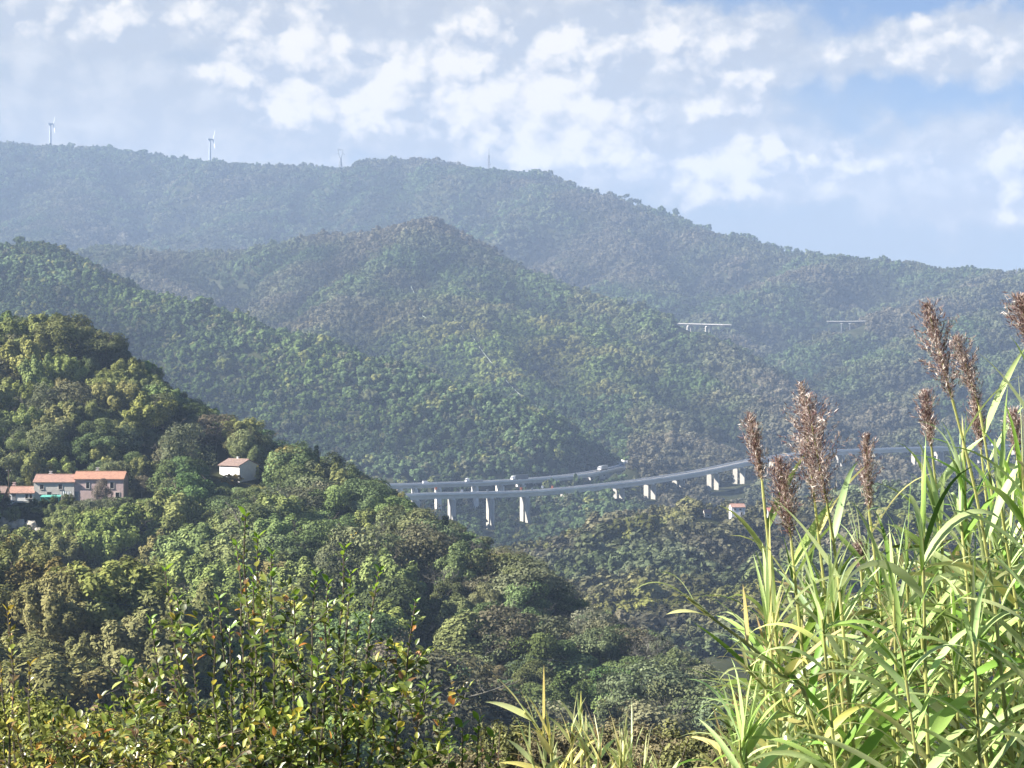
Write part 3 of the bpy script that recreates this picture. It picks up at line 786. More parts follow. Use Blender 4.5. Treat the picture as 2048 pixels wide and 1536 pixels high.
# ------------------------------------------------------------------ shrubs on the near shoulders
def shrub_proto(sd):
    V, Q, va = crown(sd, 2.1, 1.25, .1, 60, 120, .085, 'flame' if sd % 2 else 'round', 1.6)
    sk = skeleton(sd + 7, 1.9, .9, 3, n1=9, r0=.03, up=1.0)
    return np_mesh('shrub_crown', V, [Q], M_LEAF_OBJ, {'var': ('FLOAT', va)}), skel_mesh('shrub_stems', sk, M_TWIG)
SHR = [shrub_proto(s) for s in (301, 302, 303, 304)]
spots = []
for px in range(820, 1500, 42):
    for k in range(2):
        q = px + RNG.uniform(-18, 18); D = RNG.uniform(68, 86)
        spots.append((q, D, 'brownish olive' if q > 960 else 'olive', 'shrub', 'in front of the brown spur', (.20, .18, .10) if RNG.random() < .6 else (.16, .17, .07), RNG.uniform(.75, 1.15)))
for px in range(-60, 400, 62):
    for k in range(2):
        q = px + RNG.uniform(-18, 18); D = RNG.uniform(44, 54)
        spots.append((q, D, 'yellow-green', 'shrub', 'beneath the lower slope of locust trees', (.30, .30, .09) if RNG.random() < .6 else (.22, .25, .07), RNG.uniform(.6, .9)))
for q in range(16):
    px = 2 + q * 10.5 + RNG.uniform(-4, 4)
    spots.append((px, DH0 - RNG.uniform(6, 12), 'dark green', 'shrub', 'on the bank before the tiled houses', (.06, .085, .03) if RNG.random() < .6 else (.10, .12, .04), RNG.uniform(.8, 1.3)))
gr = {}
for s in spots: gr.setdefault((s[2], s[4]), []).append(s)
for (adj, zn), ss in gr.items():
    ss.sort(key=lambda s: s[0])
    for k, s in enumerate(ss):
        x = pt(s[0], 768, s[1]).x; z = h1(x, s[1])
        pos = 'leftmost' if k == 0 else 'rightmost' if k == len(ss) - 1 else ORD[k + 1] + ' from left'
        e = empty('shrub', (x, s[1], z), RNG.uniform(0, 6.28), f'{pos} of the {NUM[len(ss)]} {adj} shrubs {zn}', 'shrub', f'{adj} shrubs {zn}')
        e.scale = (s[6], s[6], s[6] * RNG.uniform(.8, 1.1)); cm, tm = RNG.choice(SHR)
        c = link_mesh('crown', cm, e); c.color = (*s[5], 1); link_mesh('stems', tm, e)

# ------------------------------------------------------------------ motorway viaducts
def smooth_path(P, step):
    P = [Vector(p) for p in P]; out_ = []
    for i in range(len(P) - 1):
        p0, p1, p2, p3 = P[max(i - 1, 0)], P[i], P[i + 1], P[min(i + 2, len(P) - 1)]
        n = max(2, int((p2 - p1).length / step))
        for k in range(n):
            t = k / n
            out_.append(.5 * (2 * p1 + (p2 - p0) * t + (2 * p0 - 5 * p1 + 4 * p2 - p3) * t * t + (3 * p1 - p0 - 3 * p2 + p3) * t ** 3))
    out_.append(P[-1]); return out_
def sweep(path, prof):
    """closed cross-section (u across, z up) along a path"""
    mb = MB(); n = len(prof)
    for i, p in enumerate(path):
        t = path[min(i + 1, len(path) - 1)] - path[max(i - 1, 0)]; t.z = 0; t.normalize()
        u = Vector((t.y, -t.x, 0))
        for a, z in prof: mb.v.append(tuple(p + u * a + Vector((0, 0, z))))
    for i in range(len(path) - 1):
        for k in range(n):
            mb.f.append((i * n + k, i * n + (k + 1) % n, (i + 1) * n + (k + 1) % n, (i + 1) * n + k))
    mb.f.append(tuple(range(n))[::-1]); mb.f.append(tuple((len(path) - 1) * n + k for k in range(n)))
    return mb
def rect(u0, u1, z0, z1): return [(u0, z0), (u1, z0), (u1, z1), (u0, z1)]
def posts(path, u, step, h, r=.07):
    mb = MB(); acc = 0
    for a, b in zip(path[:-1], path[1:]):
        acc += (b - a).length
        if acc > step:
            acc = 0; t = (b - a); t.z = 0; t.normalize(); w = Vector((t.y, -t.x, 0))
            p = a + w * u; mb.box((p.x, p.y, p.z + h / 2), (r * 2, r * 2, h))
    return mb
def viaduct(name, label, P, half, gird, piers, blade, pier_mat=None, rail_h=1.05, twin=True, wid=3.9, gap=2.2, deck_mat=None):
    path = smooth_path(P, 9)
    e = empty(name, path[0], 0, label, 'viaduct')
    L0 = path[0]; loc = [p - L0 for p in path]
    sweep(loc, [(-half, -.25), (-half, 0), (half, 0), (half, -.25), (half * .62, -.5), (half * .55, -gird), (-half * .55, -gird), (-half * .62, -.5)]).build('deck', deck_mat or M_CONC2, e)
    sweep(loc, rect(-half + .5, half - .5, .02, .06)).build('roadway', M_ASPH, e)
    for sgn in (-1, 1):
        sweep(loc, rect(sgn * half - .22 * (sgn > 0), sgn * half + .22 * (sgn < 0), .004, .28)).build('kerb', M_CONC2, e)
        g = sweep(loc, rect(sgn * (half - .3) - .05, sgn * (half - .3) + .05, .30, 1.0)).build('guardrail', deck_mat or M_STEEL, e)
        posts(loc, sgn * (half - .3), 4, rail_h).build('rail_posts', M_STEEL, g)
    for px in piers:
        k = min(range(len(path)), key=lambda i: abs(proj(*path[i])[0] - px))
        p = path[k]; t = path[min(k + 1, len(path) - 1)] - path[max(k - 1, 0)]; t.z = 0; t.normalize(); u = Vector((t.y, -t.x, 0)); rz = math.atan2(t.y, t.x)
        mb = MB(); lo = 1e9
        for sg in ((-1, 1) if twin else (0,)):
            c = p + u * sg * (wid + gap) / 2; g = h1(c.x, c.y) - 2; lo = min(lo, g)
            top = p.z - gird - .8
            mb.box((c.x - L0.x, c.y - L0.y, (top + g) / 2 - L0.z), (blade, wid, top - g), rz)
        mb.build('pier', pier_mat or M_CONC, e)
        cap = MB(); cap.box((p.x - L0.x, p.y - L0.y, p.z - gird - .4 - L0.z), (blade * 1.5, half * 1.25, .78), rz); cap.build('pier_cap', M_CONC2, e)
    return path
PATH_F = viaduct('viaduct', 'long concrete motorway viaduct on paired blade piers crossing the gorge', VF, 5.2, 2.9,
                 (740, 822, 903, 976, 1049, 1125, 1244, 1294, 1360, 1431, 1481, 1545, 1620, 1688, 1760, 1830, 1883, 1960, 2040), 1.3)
PATH_U = viaduct('viaduct', 'second motorway carriageway on short piers rounding the hill nose', VU, 5.2, 2.3,
                 (690, 730, 790, 840, 888, 942, 996, 1050, 1110, 1178, 1196, 1212, 1226, 1238), 1.1, M_CONC2)
# outer parapet rounding the hill; its sunlit brightness is put in as white
e = empty('outer_parapet', pt(1245, 930, 1712), 0, 'concrete outer parapet whitened as if sunlit, at the far bend of the second carriageway', 'wall')
wp = smooth_path([pt(1228, 924, 1745), pt(1240, 926, 1725), pt(1252, 931, 1700), pt(1262, 937, 1678)], 6)
sweep([p - e.location for p in wp], rect(-.25, .25, -3.2, .6)).build('wall_panel', M_WHITE, e)
sweep([p - e.location for p in wp], rect(-.45, .45, .6, .95)).build('coping', M_CONC, e)
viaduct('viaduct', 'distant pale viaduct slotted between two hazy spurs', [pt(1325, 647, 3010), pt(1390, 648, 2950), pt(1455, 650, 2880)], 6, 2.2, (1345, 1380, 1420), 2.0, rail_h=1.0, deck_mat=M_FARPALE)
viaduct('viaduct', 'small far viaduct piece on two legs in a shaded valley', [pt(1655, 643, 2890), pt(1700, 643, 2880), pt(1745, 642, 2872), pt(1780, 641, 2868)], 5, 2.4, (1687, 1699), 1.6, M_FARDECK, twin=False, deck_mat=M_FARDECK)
# faint road ledge at the left of the green hill
e = empty('viaduct', pt(600, 671, 2420), 0, 'thin far road deck at the valley left of the green hill', 'viaduct')
wp = smooth_path([pt(560, 668, 2440), pt(600, 671, 2420), pt(652, 672, 2400)], 10)
sweep([p - e.location for p in wp], rect(-4, 4, -1.6, 0)).build('deck', M_CONC2, e)
sweep([p - e.location for p in wp], rect(-4.2, -3.95, .004, .9)).build('guardrail', M_STEEL, e)

# ------------------------------------------------------------------ vehicles on the motorway
def on_path(path, px):
    k = min(range(1, len(path) - 1), key=lambda i: abs(proj(*path[i])[0] - px))
    t = path[k + 1] - path[k - 1]; return path[k], math.atan2(t.y, t.x)
def wheels(e, xs, w, r):
    for x in xs:
        for s in (-1, 1):
            mb = MB(); mb.tube([(x, s * (w / 2 - .28), r), (x, s * w / 2, r)], r, 12); mb.build('wheel', M_RUBBER, e)
def truck(path, px, u, label, cargo, length=13, cab_m=M_CARW, cargo_h=2.7, flip=False):
    p, rz = on_path(path, px); w = Vector((math.sin(rz), -math.cos(rz), 0))
    e = empty('truck', p + w * u + Vector((0, 0, .07)), rz + (math.pi if flip else 0), label, 'truck', 'lorries on the motorway')
    L = length / 2; mb = MB(); x0 = L - 2.4
    mb.prism([(x0, .6), (L, .6), (L, 1.7), (L - .35, 2.9), (x0 + .5, 3.15), (x0, 3.15)], -1.2, 1.2); mb.build('cab', cab_m, e)
    mb = MB(); mb.box((L - .16, 0, 2.3), (.1, 2.1, .8), 0, 0, -.28); mb.build('windscreen', M_GLASS, e)
    mb = MB(); mb.box((-.4, 0, .85), (length - 1.5, 2.2, .3)); mb.build('chassis', M_CARD, e)
    mb = MB(); lc = length - 3; mb.box((-L + lc / 2, 0, 1.0 + cargo_h / 2), (lc, 2.5, cargo_h)); mb.build('trailer', cargo, e)
    wheels(e, (L - 1.4, L - 4.4, -L + 1.2, -L + 2.5, -L + 3.8), 2.5, .5); return e
def car(p, rz, label, m, name='parked_car', van=False, group=None):
    e = empty(name, p, rz, label, 'van' if van else 'car', group)
    mb = MB()
    if van: mb.prism([(-2.4, .35), (2.5, .35), (2.5, 1.05), (1.6, 1.3), (1.05, 2.1), (-2.3, 2.15), (-2.4, 1.8)], -.95, .95)
    else: mb.prism([(-2.05, .3), (2.1, .3), (2.12, .72), (1.15, .92), (.55, 1.42), (-1.25, 1.45), (-1.95, 1.0), (-2.08, .8)], -.86, .86)
    mb.build('body', m, e)
    mb = MB()
    for s in (-1, 1):
        mb.box((-.3 if not van else 1.0, s * (.87 if not van else .96), 1.12 if not van else 1.6), (1.5 if not van else .7, .03, .34))
    mb.box((.9 if not van else 1.36, 0, 1.15 if not van else 1.7), (.04, 1.4, .5), 0, 0, -.9 if not van else -.6)
    mb.box((-1.66 if not van else -2.4, 0, 1.2 if not van else 1.65), (.05, 1.4, .4), 0, 0, .6 if not van else .1)
    mb.build('windows', M_GLASS, e)
    wheels(e, (-1.3, 1.35), 1.76 if not van else 1.94, .32); return e
truck(PATH_U, 1041, -1.5, 'white-cabbed lorry with long dark trailer by the clump of trees', M_CARD, 14, flip=True)
truck(PATH_U, 941, -1.5, 'white-cabbed lorry pulling a low dark flatbed, middle of the upper carriageway', M_CARG, 13, cargo_h=.7, flip=True)
truck(PATH_U, 1208, -1.5, 'pale lorry with grey trailer nearing the bend round the hill nose', M_CARG, 15, flip=True)
def mcar(path, px, u, *a, **k):
    p, rz = on_path(path, px); w = Vector((math.sin(rz), -math.cos(rz), 0))
    return car(p + w * u + Vector((0, 0, .07)), rz, *a, **k)
mcar(PATH_U, 861, -1.5, 'white van behind the red car near the viaduct end', M_CARW, 'van', True)
mcar(PATH_U, 846, -1.5, 'red car ahead of the white van on the upper carriageway', M_RED, 'car')
mcar(PATH_F, 1856, 1.5, 'white car beyond the reed plumes, left of the white van', M_CARW, 'car')
mcar(PATH_F, 1993, 1.5, 'white van on the viaduct at the far right behind reeds', M_CARW, 'van', True)
mcar(PATH_F, 1815, -1.5, 'small pale car on the viaduct between two reed plumes', M_CARG, 'car')
def road_sign(path, px, u, label, m, h, group):
    p, rz = on_path(path, px); w = Vector((math.sin(rz), -math.cos(rz), 0)); q = p + w * u
    e = empty('road_sign', q, rz, label, 'road sign', group)
    mb = MB(); mb.tube([(0, 0, 0), (0, 0, h)], .06, 6); mb.build('post', M_STEEL, e)
    mb = MB(); mb.prism([(-.75, h - 1.7), (.75, h - 1.7), (.9, h - .9), (.75, h), (-.75, h), (-.9, h - .9)], -.06, .06); mb.build('panel', m, e)
for px, m, h, lab in ((872, M_ORANGE, 4.4, 'tall orange road sign at the near end of the lower deck'), (924, M_CARW, 2.4, 'white road sign left of the pale one on the lower deck'),
                      (985, M_CARG, 2.4, 'grey road sign in the middle of the lower deck'), (1058, M_ORANGE, 3.0, 'orange road sign in front of the tree clump'),
                      (1078, M_CARG, 2.2, 'low grey road sign next to the orange one'), (1091, M_CARW, 3.2, 'taller white road sign by the tree clump'), (1109, M_ORANGE, 2.6, 'rightmost orange road sign before the tree clump')):
    road_sign(PATH_F, px, -4.4, lab, m, h, 'signs along the lower motorway deck')

# ------------------------------------------------------------------ houses
def window(e, x, z, w, h, y, face=0, shutters=False, frame=M_STONE):
    """face 0: front wall (-y); 1: left wall (-x)"""
    mb = MB(); t = .12
    def bx(m, a, zc, ww, hh, dp, off):
        if face == 0: m.box((a, y - off, zc), (ww, dp, hh))
        else: m.box((y - off, a, zc), (dp, ww, hh))
    bx(mb, x, z + h / 2 + t / 2, w + 2 * t, t, .08, .045); bx(mb, x, z - h / 2 - t / 2, w + 2 * t, t, .14, .075)
    bx(mb, x - w / 2 - t / 2, z, t, h - .004, .08, .045); bx(mb, x + w / 2 + t / 2, z, t, h - .004, .08, .045)
    f = mb.build('window', frame, e)
    mb = MB(); bx(mb, x, z, w - .004, h - .004, .03, .02); mb.build('pane', M_GLASS, f)
    if shutters:
        for s in (-1, 1):
            mb = MB(); bx(mb, x + s * (w * .75 + t + .01), z, w * .48, h, .05, .03); mb.build('shutter', M_SHUT, f)
def house(name, label, loc, rz, w, d, h, rise, wall_m, roof_m, wins=(), over=.35, chimneys=(), sink=3.0, doors=(), lwins=(), frame=M_STONE, shut=False):
    """front wall on local -y, ridge along x"""
    e = empty(name, loc, rz, label, 'house')
    mb = MB(); poly = [(-d / 2, -sink), (d / 2, -sink), (d / 2, h), (0, h + rise), (-d / 2, h)]
    vs = [(-w / 2, y, z) for y, z in poly] + [(w / 2, y, z) for y, z in poly]
    mb.add(vs, [(0, 1, 2, 3, 4)[::-1], (5, 6, 7, 8, 9), (0, 5, 6, 1)[::-1], (1, 6, 7, 2)[::-1], (2, 7, 8, 3)[::-1], (3, 8, 9, 4)[::-1], (4, 9, 5, 0)[::-1]])
    mb.build('wall', wall_m, e)
    mb = MB(); k = rise / (d / 2); t = .16
    for s in (-1, 1):
        y1 = s * (d / 2 + over); z1 = h - over * k
        X = w / 2 + over * .6
        vs = [(-X, 0, h + rise + .02), (X, 0, h + rise + .02), (X, y1, z1 + .02), (-X, y1, z1 + .02)]
        vs += [(x, y, z + t) for x, y, z in vs]
        mb.add(vs, [(0, 1, 2, 3), (7, 6, 5, 4), (0, 4, 5, 1), (1, 5, 6, 2), (2, 6, 7, 3), (3, 7, 4, 0)])
    mb.tube([(-w / 2 - .1, 0, h + rise + t + .03), (w / 2 + .1, 0, h + rise + t + .03)], .13, 6)
    r = mb.build('roof', roof_m, e)
    for cx, cy, ch, cm in chimneys:
        mb = MB(); zb = h + rise - abs(cy) * k; mb.box((cx, cy, zb + ch / 2 - .2), (.7, .6, ch + .4)); mb.box((cx, cy, zb + ch + .07), (.95, .85, .12)); mb.box((cx, cy, zb + ch + .35), (.5, .45, .42)); mb.box((cx, cy, zb + ch + .62), (.9, .8, .1))
        mb.build('chimney', cm, r)
    for x, z, ww, hh in wins: window(e, x, z, ww, hh, -d / 2, 0, shut, frame)
    for y, z, ww, hh in lwins: window(e, y, z, ww, hh, -w / 2, 1, False, frame)
    for x, ww, hh, dm in doors:
        mb = MB(); mb.box((x, -d / 2 - .03, hh / 2), (ww, .08, hh)); dd = mb.build('door', dm, e)
        mb = MB(); mb.box((x + ww * .35, -d / 2 - .09, hh * .48), (.06, .08, .16)); mb.build('handle', M_STEEL, dd)
    return e
DH = HD['house']; U = DH / F          # metres per photo pixel at the tiled houses
def gp(px, py, D): return pt(px, py, D)
zb = gp(100, 1001, DH).z
def at(px, D, z): v = pt(px, 768, D); return Vector((v.x, D, z))
w_ = 99 * U
house('house', 'pink house with bright orange roof right of the cream house', at(202, DH + 4.2, zb), .0, w_, 7, 43 * U, 1.45, M_PINK, M_ROOF_O,
      wins=[(w_ * .27, 30 * U, .9, 1.5), (-w_ * .22, 30 * U, .8, 1.5), (w_ * .38, 10 * U, .9, 1.4)], chimneys=[(-w_ * .08, .6, .7, M_PLASTER)], doors=[(-w_ * .44, 1.0, 2.2, M_CARG)])
w_ = 81 * U
house('house', 'cream two-storey house with faded tile roof left of the pink one', at(113.2, DH + 4.0, zb), .0, w_, 7.2, 37 * U, 1.5, M_PLASTER, M_ROOF_P,
      wins=[(-w_ * .30, 27 * U, .9, 1.05), (w_ * .16, 27.5 * U, .85, 1.25), (-w_ * .3, 8 * U, .9, 1.0), (w_ * .02, 8 * U, 1.3, 1.1)], chimneys=[(-w_ * .16, .5, .5, M_PLASTER)], shut=False, doors=[(-w_ * .12, 1.0, 2.1, M_SHUT)])
w_ = 50 * U
house('house', 'low white annex with tiled roof against the cream house', at(47, DH + 2.6, zb), .0, w_, 5.5, 15.5 * U, 1.2, M_WHITE, M_ROOF_P,
      wins=[(w_ * .21, 8.5 * U, .62, 1.05), (w_ * .38, 8.5 * U, .55, 1.05)], chimneys=[(-w_ * .42, .9, .9, M_PINK)], doors=[(-w_ * .3, .95, 2.0, M_CARG)])
house('house', 'half-seen tiled outbuilding at the far left by the utility pole', at(-9, DH + 2.4, zb), .0, 44 * U, 5, 16 * U, 1.2, M_WOOD, M_ROOF_B, wins=[(1.0, 8 * U, .8, .9)])
# terrace under the houses
e = empty('terrace_wall', at(66, DH - 2.6, zb), 0, 'low cream boundary wall in front of the white annex', 'wall')
mb = MB(); mb.box((-18 * U, -1.2, -.6), (36 * U, .3, 1.3)); mb.build('wall_panel', M_PLASTER, e)
mb = MB(); mb.box((-18 * U, -1.2, .1), (37 * U, .42, .09)); mb.build('coping', M_STONE, e)
mb = MB(); mb.box((-10 * U, 5, -1.0), (340 * U, 13, 1.0)); o = mb.build('terrace', plain('packed_earth', (.2, .17, .12)), None); o.location = at(100, DH - 1, zb - 1.02 + .5)
tag(o, 'earth terrace the tiled houses stand on', 'terrace', kind='structure')
# turquoise-roofed shed
e = empty('shed', at(101, DH - 5.5, zb - .9), 0, 'small open shed with bright turquoise sheet roof before the cream house', 'shed')
mb = MB(); mb.box((0, 0, 2.35), (39 * U, 2.2, .1), 0, .16); mb.build('roof', M_TEAL, e)
for sx in (-1, 1):
    mb = MB(); mb.box((sx * 18 * U, -1.3, .9), (.14, .14, 2.2)); mb.build('post', M_TEALD, e)
mb = MB(); mb.box((0, 1.1, 1.0), (36 * U, .1, 2.4)); mb.build('back_wall', M_TEALD, e)
mb = MB(); mb.box((-18.4 * U, 0, 1.0), (.1, 2.1, 2.2)); mb.build('side_wall', M_TEAL, e)
# laundry
e = empty('washing_line', at(134, DH - 5, zb), 0, 'washing line with white sheets before the cream house', 'washing line')
for sx in (-1, 1):
    mb = MB(); mb.tube([(sx * 12 * U, 0, -1), (sx * 12 * U, 0, 2.7)], .05, 6); mb.build('post', M_STEEL, e)
mb = MB(); mb.tube([(12 * U * (k / 5 - 1), 0, 2.68 - .12 * (1 - (k / 5 - 1) ** 2)) for k in range(11)], .015, 4); mb.build('line', M_CABLE, e)
o = MB()
for i in range(13):
    for j in range(2): o.v.append((-1.25 + 2.2 * i / 12, .05 * math.sin(i * 2.1) + j * .06, 2.6 if j == 0 else (2.6 - (.75 + .45 * abs(math.sin(i * .55 + .6)))))) 
for i in range(12): o.f.append((2 * i, 2 * i + 1, 2 * i + 3, 2 * i + 2))
so = o.build('bed_sheet', M_CLOTH); so.location = e.location; sm = so.modifiers.new('thick', 'SOLIDIFY'); sm.thickness = .02
tag(so, 'white bed sheets drying on the line before the cream house', 'laundry')
# utility pole
def pole(px, py, D, hgt, label):
    p = at(px, D, 0); z = h1(p.x, D); e = empty('utility_pole', (p.x, D, z), 0, label, 'pole')
    mb = MB(); mb.tube([(0, 0, -1), (0, 0, hgt)], [.16, .1], 8); mb.build('mast', M_WOOD, e)
    mb = MB(); mb.box((0, 0, hgt - .5), (1.2, .12, .12)); mb.build('crossarm', M_WOOD, e)
    for s in (-.5, 0, .5):
        mb = MB(); mb.tube([(s, 0, hgt - .44), (s, 0, hgt - .2)], .06, 6); mb.build('insulator', M_CARW, e)
p = gp(17, 938, DH - 2); pole(17, 938, DH - 2, p.z - h1(p.x, DH - 2), 'wooden utility pole rising between the annex and the outbuilding')
car(at(20, DH - 4.5, zb - 1.0), 1.45, 'pale blue-white car parked below the utility pole', M_CARW)
# pale rubble
k = 0
RB = [(6, 1052, 3.0), (24, 1054, 2.2), (40, 1052, 2.6), (64, 1058, 3.2), (58, 1066, 2.2), (76, 1064, 1.8), (48, 1070, 1.6)]
for q, (px, py, s) in enumerate(sorted(RB)):
    p = hit(px, py + 3, 400, 640); mb = MB(); s *= .75; rr = random.Random(px)
    n = 9; ring = []
    for lv, (f, zf) in enumerate(((1, -.4), (1.05, .25), (.6, .62))):
        for a in range(n):
            t = 6.283 * a / n; rad = s * f * rr.uniform(.62, 1.0); mb.v.append((rad * math.cos(t) * .8, rad * math.sin(t) * .6, s * zf * rr.uniform(.6, 1.1)))
    for lv in range(2):
        for a in range(n): mb.f.append((lv * n + a, lv * n + (a + 1) % n, (lv + 1) * n + (a + 1) % n, (lv + 1) * n + a))
    mb.f.append(tuple(2 * n + a for a in range(n)))
    o = mb.build('boulder', M_ROCK); o.location = (p.x, p.y, p.z + s * .4)
    tag(o, f'{"leftmost" if q == 0 else "rightmost" if q == 6 else ORD[q + 1] + " from left"} of the seven pale rocks below the tiled houses', 'rock', 'pale rocks below the tiled houses')
# white gabled house
DW = HD['white']; UW = DW / F
c = at(477, DW + 4, gp(472, 971, DW).z)
house('house', 'lone white gabled house with brown tiled roof among the trees', c, -.62, 6.9, 7.0, 40 * UW, 1.35, M_WHITE, M_ROOF_B, sink=4, over=.45,
      wins=[(1.6, 12 * UW, .75, 1.5), (-2.5, 8 * UW, .5, .8)], lwins=[(.6, 34 * UW, .7, 1.1)], chimneys=[(-2.6, 2.6, .9, M_WHITE)])
# small farmhouses beyond the gorge
def small(px, py, D, w, h, label, wm, rm, **kw):
    p = pt(px, py, D); return house('house', label, p, kw.pop('rz', .1), w, 6.0, h, 1.3, wm, rm, sink=6, **kw)
small(1474, 1030, 1062, 6.6, 4.0, 'small white farmhouse with pink tiled roof beyond the gorge', M_WHITE, M_ROOF_P, wins=[(-1.6, 2.9, .8, .9), (1.0, 2.9, .8, .9), (1.6, .9, .9, 1.2)])
small(1414, 1036, 1058, 3.0, 2.6, 'tiny pale hut left of the white farmhouse', M_PLASTER, M_ROOF_P, wins=[(0, 1.4, .7, .7)])
small(1553, 1032, 1075, 9.5, 2.6, 'low farmhouse with red tiled roof behind a reed plume', M_PLASTER, M_ROOF_R, wins=[(-2.5, 1.4, .8, .9), (2.0, 1.4, .8, .9)])

# ------------------------------------------------------------------ things on the skyline
def turbine(px, py_hub, py_base, D, label, rot):
    p = pt(px, py_base, D); hub = pt(px, py_hub, D); g = h1(p.x, D); e = empty('wind_turbine', (p.x, D, g), .5, label, 'wind turbine', 'wind turbines on the far ridge')
    h = hub.z - g
    mb = MB(); mb.tube([(0, 0, -2), (0, 0, h * .5), (0, 0, h)], [3.2, 2.7, 2.0], 14); mb.build('tower', M_TOWER, e)
    mb = MB(); mb.box((-.5, 0, h + 1.2), (10.5, 3.4, 3.6)); mb.prism([(4.7, h - .4), (6.6, h + .3), (6.6, h + 2.2), (4.7, h + 2.8)], -1.5, 1.5); mb.build('nacelle', M_TOWER, e)
    hb = MB(); hb.tube([(6.6, 0, h + 1.2), (8.0, 0, h + 1.2), (9.2, 0, h + 1.2)], [1.6, 1.5, .4], 10); hb = hb.build('hub', M_TURB, e)
    for k in range(3):
        a = rot + k * 2.0944; R = Matrix.Rotation(a, 3, 'X'); mb = MB(); L = 24
        st = [(1, 1.0, .8), (4, 2.0, .7), (10, 1.7, .5), (18, 1.2, .3), (L, .4, .15)]
        for z, c, t in st:
            for dx, dy in ((-t, -c), (t, -c * .3), (t * .6, c), (-t * .6, c * .6)): mb.v.append(tuple(Vector((7.6, 0, h + 1.2)) + R @ Vector((dx, dy, z))))
        for i in range(len(st) - 1):
            for q in range(4): mb.f.append((i * 4 + q, i * 4 + (q + 1) % 4, i * 4 + 4 + (q + 1) % 4, i * 4 + 4 + q))
        mb.f.append((3, 2, 1, 0)); mb.f.append(tuple(len(mb.v) - 4 + q for q in range(4)))
        mb.build('blade', M_TURB, e)
turbine(101, 249, 302, 5205, 'left-hand white wind turbine, the taller one on the ridge', .62)
turbine(420, 280, 328, 5005, 'white wind turbine on the ridge between the other turbine and the pylon', .55)
def lattice(mb, p0, p1, w0, w1, n, r):
    for sx in (-1, 1):
        for sy in (-1, 1): mb.tube([(sx * w0, sy * w0, p0), (sx * w1, sy * w1, p1)], r, 4)
    for i in range(n):
        a, b = i / n, (i + 1) / n; wa, wb = w0 + (w1 - w0) * a, w0 + (w1 - w0) * b; za, zb_ = p0 + (p1 - p0) * a, p0 + (p1 - p0) * b
        for (ax, ay), (bx, by) in (((-1, -1), (1, -1)), ((1, -1), (1, 1)), ((1, 1), (-1, 1)), ((-1, 1), (-1, -1))):
            mb.tube([(ax * wa, ay * wa, za), (bx * wb, by * wb, zb_)], r * .7, 3); mb.tube([(bx * wa, by * wa, za), (ax * wb, ay * wb, zb_)], r * .7, 3)
D = 4860; p = pt(681, 344, D); g = h1(p.x, D); h = pt(681, 299, D).z - g
e = empty('pylon', (p.x, D, g), .3, 'lattice power pylon with open diamond head on the ridge', 'pylon')
mb = MB(); lattice(mb, 0, h * .66, 4.6, 1.3, 6, .55); mb.build('lattice_tower', M_LATT, e)
mb = MB()
for s in (-1, 1):
    for y in (-1, 1):
        mb.tube([(s * 1.3, y * 1.2, h * .66), (s * 4.4, y * 1.0, h * .85), (s * 5.2, y * 1.0, h)], .55, 4)
    for k in range(4):
        t = k / 4; mb.tube([(s * (1.3 + 3.1 * t), -1.1, h * (.66 + .19 * t)), (s * (1.3 + 3.1 * (t + .25)), 1.1, h * (.66 + .19 * (t + .25)))], .25, 3)
mb.build('diamond_head', M_LATT, e)
mb = MB(); mb.tube([(-6.4, 0, h), (6.4, 0, h)], .45, 4); mb.tube([(-6.4, -1, h - 1.8), (6.4, -1, h - 1.8)], .3, 4); mb.build('crossbeam', M_LATT, e)
for s in (-1, 1):
    mb = MB(); mb.tube([(s * 4.4, 0, h * .85), (s * 9.5, 0, h * .80)], .3, 4); mb.tube([(s * 4.6, 0, h * .9), (s * 9.5, 0, h * .80)], .22, 4); mb.build('side_arm', M_LATT, e)
def mast(px, pyt, pyb, D, w, label):
    p = pt(px, pyb, D); g = h1(p.x, D); h = pt(px, pyt, D).z - g; e = empty('radio_mast', (p.x, D, g), 0, label, 'mast')
    mb = MB(); lattice(mb, 0, h * .72, w, w * .55, 9, w * .2); mb.build('lattice_tower', M_DARKLATT, e)
    mb = MB(); mb.tube([(0, 0, h * .7), (0, 0, h)], [w * .35, w * .12], 6); mb.build('antenna', M_DARKLATT, e)
    for k in range(4):
        mb = MB(); a = k * 1.7; z = h * (.36 + .1 * k); mb.tube([(math.cos(a) * w * .9, math.sin(a) * w * .9, z), (math.cos(a) * w * 1.5, math.sin(a) * w * 1.5, z)], w * .55, 10); mb.build('dish', M_LATT, e)
mast(978, 296, 345, 4460, 2.0, 'dark radio mast with dishes right of the rounded summit')
mast(2033, 531, 556, 3270, 1.1, 'thin radio mast on the ridge at the far right')

# ------------------------------------------------------------------ pipe laid down the green hill
e = empty('pipeline', PIPE3[1][0], 0, 'pale pipe laid straight down the green wooded hill', 'pipeline')
for seg in PIPE3:
    mb = MB(); mb.tube([p - e.location + Vector((0, 0, 1.6)) for p in smooth_path(seg, 12)], .24, 8); mb.build('pipe_run', M_PIPE, e)
mb = MB()
for seg in PIPE3:
    for p in smooth_path(seg, 30):
        q = p - e.location; mb.box((q.x, q.y, q.z + .2), (.6, 1.0, 1.9))
mb.build('supports', M_CONC, e)

